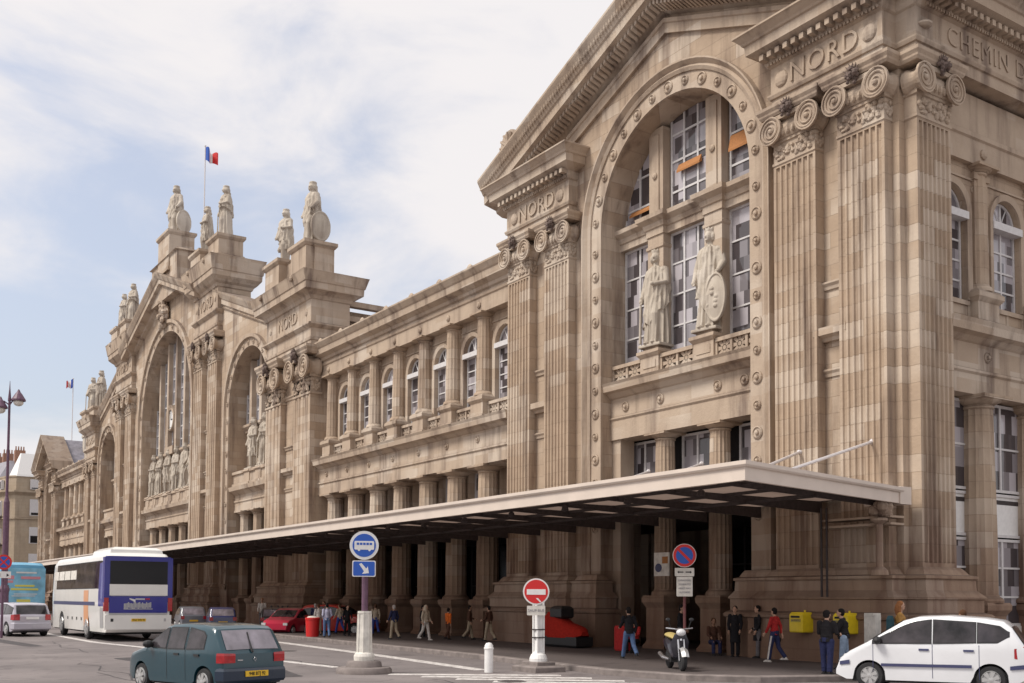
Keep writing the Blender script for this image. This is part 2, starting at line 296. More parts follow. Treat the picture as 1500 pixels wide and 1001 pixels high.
def marking():
    m, t, b = newmat('worn road paint'); n = t.nodes.new; l = t.links.new; g = n('ShaderNodeNewGeometry')
    a = n('ShaderNodeTexNoise'); a.inputs['Scale'].default_value = 5; a.inputs['Detail'].default_value = 9; a.inputs['Roughness'].default_value = .7; l(g.outputs['Position'], a.inputs['Vector'])
    r = n('ShaderNodeMapRange'); l(a.outputs['Fac'], r.inputs[0]); r.inputs[1].default_value = .38; r.inputs[2].default_value = .52
    mx = n('ShaderNodeMix'); mx.data_type = 'RGBA'; l(r.outputs[0], mx.inputs[0]); mx.inputs[6].default_value = (.26, .23, .22, 1); mx.inputs[7].default_value = (.62, .59, .57, 1)
    l(mx.outputs[2], b.inputs['Base Color']); b.inputs['Roughness'].default_value = .7; return m
M['mark'] = marking()
g = MB(); g.box(-1500, 800, -700, 1200, -.4, 0); tag(g.build('ground', M['road']), kind='structure')
kerbline = [(-400, 26.0), (-120, 22.5), (-70, 20.8), (-45, 19.7), (-29.5, 18.75), (-22.2, 17.85), (-19.6, 18.3), (-18.3, 19.4), (-17.5, 21.6), (-17.0, 25), (-16.9, 300)]
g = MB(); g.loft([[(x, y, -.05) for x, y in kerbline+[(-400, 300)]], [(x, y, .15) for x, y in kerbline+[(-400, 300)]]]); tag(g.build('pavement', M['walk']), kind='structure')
g = MB()
pr = [(-.14, .0), (-.14, .135), (-.11, .16), (.16, .16), (.16, .0)]
rg = []
for i, (x, y) in enumerate(kerbline):
    a = Vector(kerbline[max(i-1, 0)]); b = Vector(kerbline[min(i+1, len(kerbline)-1)]); d = (b-a).normalized(); nn = Vector((-d.y, d.x)); rg.append([(x+nn.x*p, y+nn.y*p, z+.002) for p, z in pr])
g.loft(rg); tag(g.build('kerb', M['kerb']), kind='structure')
def strip(name, pts, w, z=.004, mat='mark'):
    g = MB(); r = []
    for i, (x, y) in enumerate(pts):
        a = Vector(pts[max(i-1, 0)]); b = Vector(pts[min(i+1, len(pts)-1)]); d = (b-a).normalized(); nn = Vector((-d.y, d.x))*w/2; r.append([(x+nn.x, y+nn.y, z), (x-nn.x, y-nn.y, z)])
    g.loft(r, closed=False); return tag(g.build(name, M[mat]), kind='structure')
strip('lane_line', [(-90, 12.4), (-69.6, 11.6), (-60, 10.95), (-49, 10.75), (-40, 11.7), (-31.5, 12.7), (-28.4, 12.9)], .36)
strip('lane_line', [(-60, 18.3), (-44.9, 17.8), (-33.4, 16.8), (-25.4, 15.9)], .48)
rg = random.Random(8)
M['tar'] = plain('fresh tar patch', (.055, .048, .05), .8, var=.2, scale=3)
for (x, y, w, h_, a) in ((-33, 9.5, 7, 1.6, .1), (-44, 14.6, 9, 1.1, .02), (-27, 10.4, 3.0, 1.2, -.2), (-19.8, 15.6, 3.4, .8, .3), (-52, 7.5, 12, .8, .06)):
    g = MB(); c, sn = math.cos(a), math.sin(a); n = 22; g.F(*[g.P(x+c*u-sn*v, y+sn*u+c*v, .003) for u, v in [(w/2*math.copysign(abs(math.cos(t))**.35, math.cos(t))*rg.uniform(.96, 1.03), h_/2*math.copysign(abs(math.sin(t))**.35, math.sin(t))*rg.uniform(.9, 1.05)) for t in [2*math.pi*k/n for k in range(n)]]])
    tag(g.build('road_patch', M['tar']), kind='structure')
for k in range(7):                                            # crack sealing lines
    g = MB(); x, y = rg.uniform(-60, -20), rg.uniform(6, 15); pts = []
    for i in range(14): pts.append((x, y)); x += rg.uniform(.4, 1.1); y += rg.uniform(-.28, .28)
    strip('road_crack', pts, .05, .0035, 'tar')
for x, y in ((-29.5, 8.6), (-38.0, 15.2), (-21.6, 14.4)):
    g = MB(); g.lathe((x, y, 0), [(.36, .0), (.36, .008), (.33, .012), (.01, .012)], 24); tag(g.build('manhole_cover', plain('manhole iron', (.10, .09, .09), .5, .5, var=.2), None, origin=(x, y, 0)), {-29.5: 'round iron manhole cover in the road left of the teal hatchback', -38.0: 'round iron manhole cover between the two white kerb lines'}.get(x, 'round iron manhole cover by the crosswalk stripes'), 'manhole cover', 'manhole covers in the road')
for k in range(11): strip('crosswalk', [(-25.2+k*1.15, 12.9+k*.35), (-22.6+k*1.15, 16.6+k*.12)], .5)

# ================================================================== STATION
ST = empty('station_building', (-29, 26.5, 0), 'long tan stone railway station with fluted piers, big arched windows and gables, lettered NORD', 'railway station')
rnd = random.Random(3)
TRIM, STN = M['trim'], M['stone']
def pilaster(fr, uc, w, o0, o1, z0, z1, nf=7, flank=True, parent=ST, ft=.26):
    g = MB(fr); pts = [(uc-w/2, o0), (uc-w/2, o1)]; mg = .07; fw = (w-2*mg)/nf; gp = fw*ft
    for k in range(nf):
        a = uc-w/2+mg+k*fw+gp/2; b = a+fw-gp
        for j in range(5): t = math.pi*j/4; pts.append((a+(b-a)*(1-math.cos(t))/2, o1-.085*math.sin(t)))
    pts += [(uc+w/2, o1), (uc+w/2, o0)]
    g.poly(pts, z0+.12, z1-.12)
    for z, dz in ((z0, .12), (z1-.12, .12)): g.poly([(uc-w/2, o0), (uc-w/2, o1), (uc+w/2, o1), (uc+w/2, o0)], z, z+dz)
    return g.build('pilaster', STN, parent)
BASEP = [(.62, 0), (.62, 1.42), (.70, 1.46), (.72, 1.54), (.66, 1.60), (.50, 1.66), (.50, 2.02), (.56, 2.05), (.56, 2.10), (.36, 2.30), (.34, 2.62), (.40, 2.64), (.40, 2.72), (.22, 2.76), (.12, 2.9), (.04, 2.98), (.0, 2.98)]
def sc_prof(p, k, z=1.0): return [(o*k, h*z) for o, h in p]
# ---- capital, built once around the pilaster-front centre, z=0 at the architrave's underside
def capital_mesh(w, mask=True):
    g = MB(lambda u, o, z: (u, -o, z)); hw = w/2; rng = random.Random(5)
    g.rstack(-hw, hw, -.45, 0, [(.0, -1.9), (.03, -1.88), (.03, -1.80), (0, -1.78), (0, -1.22), (.05, -1.2), (.05, -1.1)])
    for k in range(46):                                      # carved foliage on the necking
        u = rng.uniform(-hw+.06, hw-.06); z = rng.uniform(-1.72, -1.28); g.ball((u, .02, z), (rng.uniform(.06, .12), rng.uniform(.05, .09), rng.uniform(.05, .11)), 6, 4)
    for o in (-.12, -.3):
        for k in range(7): g.ball((hw+.01, o+rng.uniform(-.08, .08), rng.uniform(-1.7, -1.3)), (.05, .08, .08), 6, 4)
    g.rstack(-hw-.02, hw+.02, -.45, .06, [(.02, -1.1), (.08, -1.0), (.12, -.8), (.08, -.62), (.0, -.5)])
    n = int(w/.2)
    for k in range(n): g.ball((-hw+.1+(w-.2)*k/(n-1), .16, -.93), (.075, .08, .13), 6, 5)
    for sx in (-1, 1):
        c = sx*(hw-.10); r0 = .46
        g.lathe((c, -.35, -.80), [(.40, 0), (.40, .1), (.33, .22), (.30, .36), (.36, .5), (r0, .58), (r0, .66), (r0*.9, .66), (r0*.9, .61), (.02, .60)], 20, ax=1)
        sp = []; rr = []
        for i in range(52):
            t = i/51; a = -sx*(math.pi/2+0) + 0; an = math.pi/2-sx*(-t*2*math.pi*2.4); r = (r0-.035)*(1-t)**.8+.06*t
            sp.append((c+r*math.cos(an), .27, -.80+r*math.sin(an))); rr.append(.05*(1-t*.55))
        g.tube(sp, rr, 6); g.ball((c, .28, -.80), (.09, .07, .09), 8, 5)
    g.band(-hw+.1, hw-.1, -.52, -.52, [(-.4, 0), (.27, 0), (.27, .14), (-.4, .14)])
    g.rstack(-hw-.30, hw+.30, -.45, .26, [(0, -.34), (.05, -.26), (.06, -.2), (.12, -.1), (.12, 0)])
    me = g.mesh('capital', TRIM)
    k = MB(lambda u, o, z: (u, -o, z))
    for i in range(26):
        a = rng.uniform(0, 6.28); r = rng.uniform(0, .24); k.ball((r*math.cos(a), .34+rng.uniform(-.05, .1), -.32+r*math.sin(a)), rng.uniform(.05, .10), 6, 4)
    for i in range(8): a = math.pi*(i+.5)/8; k.tube([(.15*math.cos(a), .36, -.3+.15*math.sin(a)), (.34*math.cos(a), .42, -.3+.34*math.sin(a))], [.035, .01], 5)
    return me, k.mesh('wreath', M['soot'])
CAPS = {}
def capital(frname, uc, o, z, w, parent, sx=1, sz=1, side=False, mask=True):
    key = round(w, 2)
    if key not in CAPS: CAPS[key] = capital_mesh(w)
    me, mk = CAPS[key]
    c = bpy.data.objects.new('capital', me); COL.objects.link(c); c.parent = parent; og = Vector(ORG[parent.name])
    p = Vector(SD(uc, o, z)) if side else Vector(FR(uc, o, z))
    c.matrix_local = Matrix.Translation(p-og) @ (Matrix.Rotation(R_(90), 4, 'Z') if side else Matrix()) @ Matrix.Diagonal((sx, sx, sz, 1))
    if mask:
        k = bpy.data.objects.new('wreath', mk); COL.objects.link(k); k.parent = c
    return c
def doric(fr, uc, oc, z0, z1, r, parent=ST, n=16, fl=.07, ped=None, cap=.34, taper=.86):
    """column from z0 to the underside of the beam z1"""
    g = MB(fr); n2 = n*2
    ch = r*cap*2.2
    g.lathe((uc, oc, 0), [(r*1.28, z0), (r*1.3, z0+.06), (r*1.22, z0+.14), (r*1.05, z0+.2), (r*1.05, z0+.24)], n2, flute=0)
    g.lathe((uc, oc, 0), [(r, z0+.24), (r*.99, z0+(z1-z0)*.35), (r*taper, z1-ch)], n2, flute=fl)
    g.lathe((uc, oc, 0), [(r*taper, z1-ch), (r*taper+.04, z1-ch+.03), (r*taper+.04, z1-ch+.08), (r*taper, z1-ch+.1), (r*taper, z1-ch*.68), (r*1.02, z1-ch*.6), (r*1.3, z1-ch*.36), (r*1.34, z1-ch*.3)], n2, flute=0)
    q = r*1.38; g.box(uc-q, uc+q, oc-q, oc+q, z1-ch*.3, z1-.002)
    o = g.build('column', STN, parent, smooth=True, ang=35)
    if ped:
        pz0, pz1, pw = ped; g = MB(fr)
        h = pz1-pz0; g.rstack(uc-pw, uc+pw, oc-pw*1.05, oc+pw*1.05, [(.10, pz0), (.10, pz0+.12*h), (.04, pz0+.16*h), (0, pz0+.2*h), (0, pz1-.22*h), (.04, pz1-.18*h), (.12, pz1-.12*h), (.13, pz1-.04*h), (.08, pz1)])
        g.build('column_pedestal', STN, parent)
    return o
def balustrade(fr, u0, u1, o, z0, z1, parent=ST, hi=True):
    g = MB(fr); g.box(u0, u1, o-.14, o+.14, z1-.14, z1); g.box(u0, u1, o-.12, o+.12, z0, z0+.1)
    L_ = u1-u0; k = max(1, round(L_/(z1-z0)*.9)); w = L_/k
    for i in range(k+1): g.box(u0+i*w-.06, u0+i*w+.06, o-.1, o+.1, z0+.1, z1-.14)
    for i in range(k):
        cx, cz = u0+(i+.5)*w, (z0+z1)/2-.02; hw, hh = w/2-.06, (z1-z0)/2-.12
        g.lathe((cx, o-.05, cz), [(.11, 0), (.11, .1)], 8, ax=1)
        for a in range(8):
            t = a*math.pi/4; dx, dz = math.cos(t), math.sin(t); k2 = min(hw/max(abs(dx), .01), hh/max(abs(dz), .01)); px, pz = -dz*.05, dx*.05
            g.slab([(cx+dx*.08-px, cz+dz*.08-pz), (cx+dx*k2-px*1.5, cz+dz*k2-pz*1.5), (cx+dx*k2+px*1.5, cz+dz*k2+pz*1.5), (cx+dx*.08+px, cz+dz*.08+pz)], o-.05, o+.05)
    return g.build('balustrade', TRIM, parent)
def dentils(g, u0, u1, o0, o1, z0, z1, w, gap):
    n = max(1, int((u1-u0+gap)/(w+gap))); st = (u1-u0-n*w)/max(n-1, 1)+w
    for i in range(n): g.box(u0+i*st, u0+i*st+w, o0, o1, z0, z1)
def rosette(g, u, o, z, r, big=True):
    g.lathe((u, o-.01, z), [(r, 0), (r, .04), (r*.82, .07), (r*.74, .035), (r*.4, .03), (r*.34, .1), (r*.1, .12), (.01, .12)], 14, ax=1)
def rowin(fr, uc, zs, r, zb, o, parent=ST, mull=1, rows=3, transom=True, fw=.07):
    """arched window at plane o: frame (part window) with pane child"""
    g = MB(fr); hw = r
    g.arch(uc, zs, [(r-fw, o), (r-fw, o+.06), (r, o+.06), (r, o)], zb, 12)
    g.box(uc-r, uc+r, o, o+.06, zb, zb+fw)
    g.box(uc-fw/2, uc+fw/2, o, o+.05, zb, zs+r-.02)
    if transom: g.box(uc-r-.04, uc+r+.04, o, o+.34, zs-.26, zs-.02)
    for k in range(1, rows): z = zb+(zs-.25-zb)*k/rows; g.box(uc-r, uc+r, o, o+.045, z-.03, z+.03)
    for a in (60, 120): d = R_(a); g.tube([(uc, o+.02, zs), (uc+(r-.03)*math.cos(d), o+.02, zs+(r-.03)*math.sin(d))], .025, 4)
    w = g.build('window', M['frame'], parent)
    p = MB(fr); p.loft([[(uc-r, o+.012, zb)]+[(uc+r*math.cos(math.pi-math.pi*k/12), o+.012, zs+r*math.sin(math.pi*k/12)) for k in range(13)]+[(uc+r, o+.012, zb)], [(uc-r, o-.01, zb)]+[(uc+r*math.cos(math.pi-math.pi*k/12), o-.01, zs+r*math.sin(math.pi*k/12)) for k in range(13)]+[(uc+r, o-.01, zb)]])
    p.build('pane', M['glass'], w); return w
def rectwin(fr, u0, u1, z0, z1, o, parent=ST, cols=2, rows=3, mat='glass', fw=.09, name='window', fm='frame'):
    g = MB(fr)
    g.box(u0, u1, o, o+.07, z1-fw, z1); g.box(u0, u1, o, o+.07, z0, z0+fw); g.box(u0, u0+fw, o, o+.068, z0, z1); g.box(u1-fw, u1, o, o+.068, z0, z1)
    for k in range(1, cols): u = u0+(u1-u0)*k/cols; g.box(u-fw*.5, u+fw*.5, o, o+.06, z0, z1)
    for k in range(1, rows): z = z0+(z1-z0)*k/rows; g.box(u0, u1, o, o+.05, z-fw*.35, z+fw*.35)
    w = g.build(name, M[fm], parent); p = MB(fr); p.box(u0, u1, o-.02, o+.012, z0, z1); p.build('pane', M[mat], w); return w
ENT = [(0, 18.05), (0, 18.40), (.06, 18.42), (.10, 18.52), (.10, 18.57), (.02, 18.60), (.02, 19.46), (.10, 19.50), (.16, 19.62), (.16, 19.80), (.30, 19.86), (.60, 19.98), (.62, 20.28), (.68, 20.31), (.72, 20.38), (.86, 20.52), (.92, 20.56), (.92, 20.62), (0, 20.70)]

def pavilion(u_of, zs_, hi=True, statues=True, corner=True):
    """end pavilion; u_of maps design u (centre -29.45) to real u, zs_ scales heights"""
    fr = lambda u, o, z: FR(u_of(u), o, z*zs_)
    K = abs(u_of(-28)-u_of(-29)); AC = -29.27; AR = 4.05; AZ = 16.75
    zt = lambda u: 24.25-abs(u+29.45)*.385
    # wall with the great arch opening
    g = MB(fr); g.archwall(-40.1, -19.62, 0, zt, AC, AR, AZ, 0.0, 0, 2.0, 28)
    g.quad((-40.1, 0, 0), (-40.1, -3, 0), (-40.1, -3, 20), (-40.1, 0, 20))
    if not corner: g.quad((-19.62, 0, 0), (-19.62, -16, 0), (-19.62, -16, 20.2), (-19.62, 0, 20.2))
    g.build('wall', STN, ST)
    # inner sloping band below the pediment
    g = MB(fr)
    for sgn in (-1, 1):
        ue = -29.45+sgn*6.1; g.band(-29.45, ue, 23.28, 23.28-6.1*.385, [(0, .0), (.14, .0), (.14, .36), (.20, .40), (.20, .55), (0, .55)])
    g.build('gable_band', TRIM, ST)
    # archivolt with rosettes
    g = MB(fr)
    g.arch(AC, AZ, [(AR, 0), (AR, .10), (AR+.62, .10), (AR+.62, 0)], 3.0, 36)
    g.arch(AC, AZ, [(AR+.62, 0), (AR+.62, .16), (AR+.74, .22), (AR+.84, .14), (AR+.98, .30), (AR+1.04, .30), (AR+1.04, 0)], 3.0, 36)
    for s in (-1, 1):
        for k in range(13): rosette(g, AC+s*(AR+.32), .11, 15.95-k*.93, .22 if k % 2 else .16)
        g.rstack(AC+s*(AR+.5)-.55, AC+s*(AR+.5)+.55, 0, .3, sc_prof(BASEP, .75))
    for k in range(15):
        a = math.pi*(k+.5)/15; rosette(g, AC+(AR+.32)*math.cos(a), .11, AZ+(AR+.32)*math.sin(a), .23 if k % 2 else .17)
    g.build('archivolt', TRIM, ST)
    # coffered soffit strip inside the reveal is left plain; four pilasters in two pairs
    for uc in (-38.80, -35.95, -23.0, -20.42):
        pilaster(fr, uc, 1.72 if uc != -20.42 else 1.70, 0, .4, 2.98, 16.2, 7 if hi else 5)
        w = 1.70*K; p = fr(uc, .4, 18.05); c = capital('', u_of(uc), .4, 18.05*zs_, round(w, 2), ST, 1, zs_, mask=hi)
    for uc, s in ((-37.4, 1), (-21.72, 1)):                  # recess between the paired pilasters: small cornices and panels
        g = MB(fr); w = .62
        for z, d in ((10.05, .34), (8.95, .12), (11.7, .14)): g.band(uc-w, uc+w, z, z, [(0, 0), (d*.4, 0), (d*.55, .1), (d, .18), (d, .42 if d > .2 else .24), (0, .5 if d > .2 else .28)]); g.build('string_course', TRIM, ST); g = MB(fr)
    # bases
    g = MB(fr)
    g.stack([(-39.75, -1), (-39.75, .4), (-35.05, .4), (-35.05, -1)], BASEP); g.build('pier_base', STN, ST); g = MB(fr)
    if corner: g.stack([(-23.9, -2), (-23.9, .4), (-19.57, .4), (-19.57, -.2), (-18.9, -.2), (-18.9, -1.9), (-20.5, -1.9), (-20.5, -2)], BASEP)
    else: g.stack([(-23.9, -1), (-23.9, .4), (-19.4, .4), (-19.4, -1)], BASEP)
    g.build('pier_base', STN, ST)
    # entablature blocks lettered NORD
    for a, b, cn in ((-39.72, -35.08, 0), (-23.92, -19.6, 1)):
        g = MB(fr)
        if cn and corner: g.stack([(a, -1), (a, .4), (-19.6, .4), (-19.6, -.2), (-18.9, -.2), (-18.9, -22), (-20.2, -22), (-20.2, -1)], ENT)
        else: g.stack([(a, -1 if not cn else -6), (a, .4), (b, .4), (b, -1 if not cn else -6)], ENT)
        e = g.build('entablature', TRIM, ST)
        g = MB(fr)
        dentils(g, a-.12, b+.1, .45, .86, 19.66, 19.84, .17, .15); dentils(g, a-.02, b+.02, .45, .60, 19.51, 19.60, .07, .06)
        for s_ in (-1, 1): g.ball(((a+b)/2+s_*1.72, .43, 18.98), (.27, .1, .27), 12, 7)
        g.build('dentil_row', M['trim'], e)
        cx = fr((a+b)/2, .42, 18.98)
        mt = Matrix.Translation((cx[0], cx[1]-.02, cx[2])) @ Matrix.Rotation(R_(90), 4, 'X')
        text('NORD', .86*zs_*1.05, .045, TRIM, e, mt, xs=K*.98, spacing=1.08)
    # raking pediment
    g = MB(fr); ap = 24.35
    RK = [(0, -.35), (.30, -.22), (.34, -.1), (.98, 0.05), (1.0, .42), (1.06, .46), (1.10, .54), (1.32, .92), (1.36, 1.0), (1.36, 1.1), (-1.5, 1.1), (-1.5, -.35)]
    for s_ in (-1, 1): g.band(-29.45, -29.45+s_*11.35, ap, ap-11.35*.385, RK)
    pd = g.build('pediment', TRIM, ST)
    g = MB(fr)
    for s_ in (-1, 1):
        for k in range(46 if hi else 20):
            du = (k+.5)*(9.6/(46 if hi else 20)); z = ap-du*.385
            u = -29.45+s_*du; g.band(u-.055, u+.055, z+.02*s_, z-.02*s_, [(.3, -.30), (.78, -.16), (.78, .02), (.3, -.02)])
        if hi:
            for k in range(70):
                du = .2+k*.16; z = ap-du*.385+.72; u = -29.45+s_*du; g.ball((u, 1.19, z), (.055, .07, .15), 5, 4)
        g.build('leaf_moulding', TRIM, pd); g = MB(fr)
    # roof behind
    g = MB(fr); g.slab([(-40.6, 19.9), (-29.45, 25.1-.6+.5), (-18.9, 20.3)], -1.5, -22 if corner else -16)
    g.build('roof', M['zinc'] if corner else M['slate'], ST)
    g = MB(fr); g.box(-40.05, -39.6, -22 if corner else -16, -1, 17, 20.2); g.rstack(-40.1, -39.6, -16, -1, [(0, 19.5), (.1, 19.6), (.6, 19.9), (.6, 20.25), (.85, 20.5), (0, 20.6)]); g.build('side_parapet', TRIM, ST)
    # ---- inside the arch: transom ledge, mullion piers, glazing
    GO = -1.22; arcz = lambda u, r=AR: AZ+math.sqrt(max(r*r-(u-AC)**2, 0))
    bays = [(-33.3, -31.62), (-30.55, -28.2), (-27.1, -25.25)] if False else [(-33.3, -31.45), (-30.55, -28.3), (-27.4, -25.25)]
    for a, b in ((-31.45, -30.55), (-28.3, -27.4)):
        g = MB(fr); g.box(a, b, GO-.3, GO+.45, 11.0, 15.6); g.rstack(a, b, GO-.3, GO+.45, [(0, 15.6), (.05, 15.65), (.05, 15.75), (0, 15.8), (0, 16.2)])
        g.box(a+.05, b-.05, GO-.3, GO+.42, 16.9, arcz((a+b)/2)-.02); g.box(a+.25, b-.25, GO+.42, GO+.47, 17.0, arcz((a+b)/2)-.3)
        g.lathe(((a+b)/2, GO+.46, 18.5), [(.13, 0), (.13, .06), (.06, .1), (.01, .1)], 10, ax=1)
        g.build('mullion_pier', TRIM, ST)
    g = MB(fr); g.stack([(-33.32, GO-.4), (-33.32, GO+.3), (-31.5, GO+.3), (-31.5, GO+.5), (-30.5, GO+.5), (-30.5, GO+.3), (-28.35, GO+.3), (-28.35, GO+.5), (-27.35, GO+.5), (-27.35, GO+.3), (-25.2, GO+.3), (-25.2, GO-.4)],
        [(0, 16.15), (0, 16.42), (.05, 16.44), (.1, 16.56), (.1, 16.62), (.3, 16.76), (.32, 16.92), (0, 16.98)]); g.build('transom', TRIM, ST)
    blz = {0: (17.5, 17.66), 1: (18.45, 18.72), 2: (18.3, 18.85)}
    for i, (a, b) in enumerate(bays):
        if hi or True:
            rectwin(fr, a, b, 11.3, 16.15, GO, cols=2 if i != 1 else 3, rows=4)
            # upper light follows the arch
            g = MB(fr); n = 10; us = [a+(b-a)*k/n for k in range(n+1)]
            fw = .09; nb = 3 if i == 1 else 2
            for k in range(nb+1): u = min(max(a+(b-a)*k/nb, a+.05), b-.05); g.box(u-.045, u+.045, GO, GO+.06, 16.95, max(arcz(u)-.03, 17))
            for z in (17.75, 18.95, 20.0):
                uu = [u for u in us if arcz(u) > z+.1]
                if len(uu) > 1: g.box(uu[0], uu[-1], GO, GO+.05, z-.04, z+.04)
            w = g.build('window', M['frame'], ST)
            p = MB(fr); p.loft([[(a, GO+dz, 16.9)]+[(u, GO+dz, max(arcz(u)-.02, 16.91)) for u in us]+[(b, GO+dz, 16.9)] for dz in (-.02, .015)]); p.build('pane', M['glass'], w)
            if hi:
                z0, z1 = blz[i]; q = MB(fr); aa, bb = (a+.45, b-.1) if i == 0 else (a+.5, b-.5) if i == 1 else (a+.1, b-.35)
                q.band(aa, bb, z0, z0, [(GO+.08, 0), (GO+.22, -.08), (GO+.22, 0), (GO+.1, z1-z0)]); q.build('window_blind', M['blind'], ST)
    # ledge and balustrade, frieze, beam
    g = MB(fr)
    g.band(-33.32, -25.22, 0, 0, [(-1.3, 9.05), (-.42, 9.05), (-.42, 9.12), (-.36, 9.2), (-.36, 9.26), (-.44, 9.3), (-.44, 10.0), (-.36, 10.04), (-.2, 10.2), (-.02, 10.26), (.02, 10.48), (.08, 10.58), (-1.9, 10.62)])
    g.box(-33.32, -25.22, -1.3, -.40, 8.36, 9.05)
    for u in (-32.4, -30.35, -27.3, -26.0): rosette(g, u, -.43, 9.62, .2)
    for s_ in (-33.3, -25.24): g.box(min(s_, s_+(.5 if s_ < -30 else -.5)), max(s_, s_+(.5 if s_ < -30 else -.5)), -1.2, -.5, 0, 8.36)
    g.build('ledge', TRIM, ST)
    for a, b in ((-33.3, -31.55), (-30.4, -28.6), (-27.45, -25.24)): balustrade(fr, a, b, -.6, 10.62, 11.36)
    for uc in (-30.97, -28.02):
        g = MB(fr); g.rstack(uc-.52, uc+.52, -1.3, -.42, [(.06, 10.6), (.06, 10.72), (0, 10.78), (0, 11.32), (.04, 11.36), (.12, 11.46), (.12, 11.58), (0, 11.62)]); g.box(uc-.36, uc+.36, -.42, -.395, 10.9, 11.2); g.rstack(uc-.4, uc+.4, -1.25, -.48, [(0, 11.6), (0, 11.76), (-.05, 11.78)]); g.build('statue_pedestal', TRIM, ST)
    for uc in (-30.55, -27.62):
        doric(fr, uc, -.85, 2.15, 8.36, .42, ped=(0, 2.15, .5), fl=.09)
    # lower recess: door wall
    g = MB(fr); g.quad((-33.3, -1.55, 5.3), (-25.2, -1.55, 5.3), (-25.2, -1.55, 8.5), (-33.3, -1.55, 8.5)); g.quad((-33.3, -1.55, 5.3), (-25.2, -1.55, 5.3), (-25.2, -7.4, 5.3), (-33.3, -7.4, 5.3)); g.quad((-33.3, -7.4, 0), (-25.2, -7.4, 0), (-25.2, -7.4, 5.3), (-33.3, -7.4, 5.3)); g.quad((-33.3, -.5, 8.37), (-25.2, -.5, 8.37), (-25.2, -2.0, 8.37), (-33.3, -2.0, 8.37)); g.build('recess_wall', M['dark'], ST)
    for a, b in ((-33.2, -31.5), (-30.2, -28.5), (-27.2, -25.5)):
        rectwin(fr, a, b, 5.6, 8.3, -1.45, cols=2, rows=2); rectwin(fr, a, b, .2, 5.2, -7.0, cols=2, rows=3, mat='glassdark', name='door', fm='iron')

pavilion(lambda u: u, 1.0)
pavilion(lambda u: -148.2+(u+29.45)*.56, .90, hi=False, corner=False)

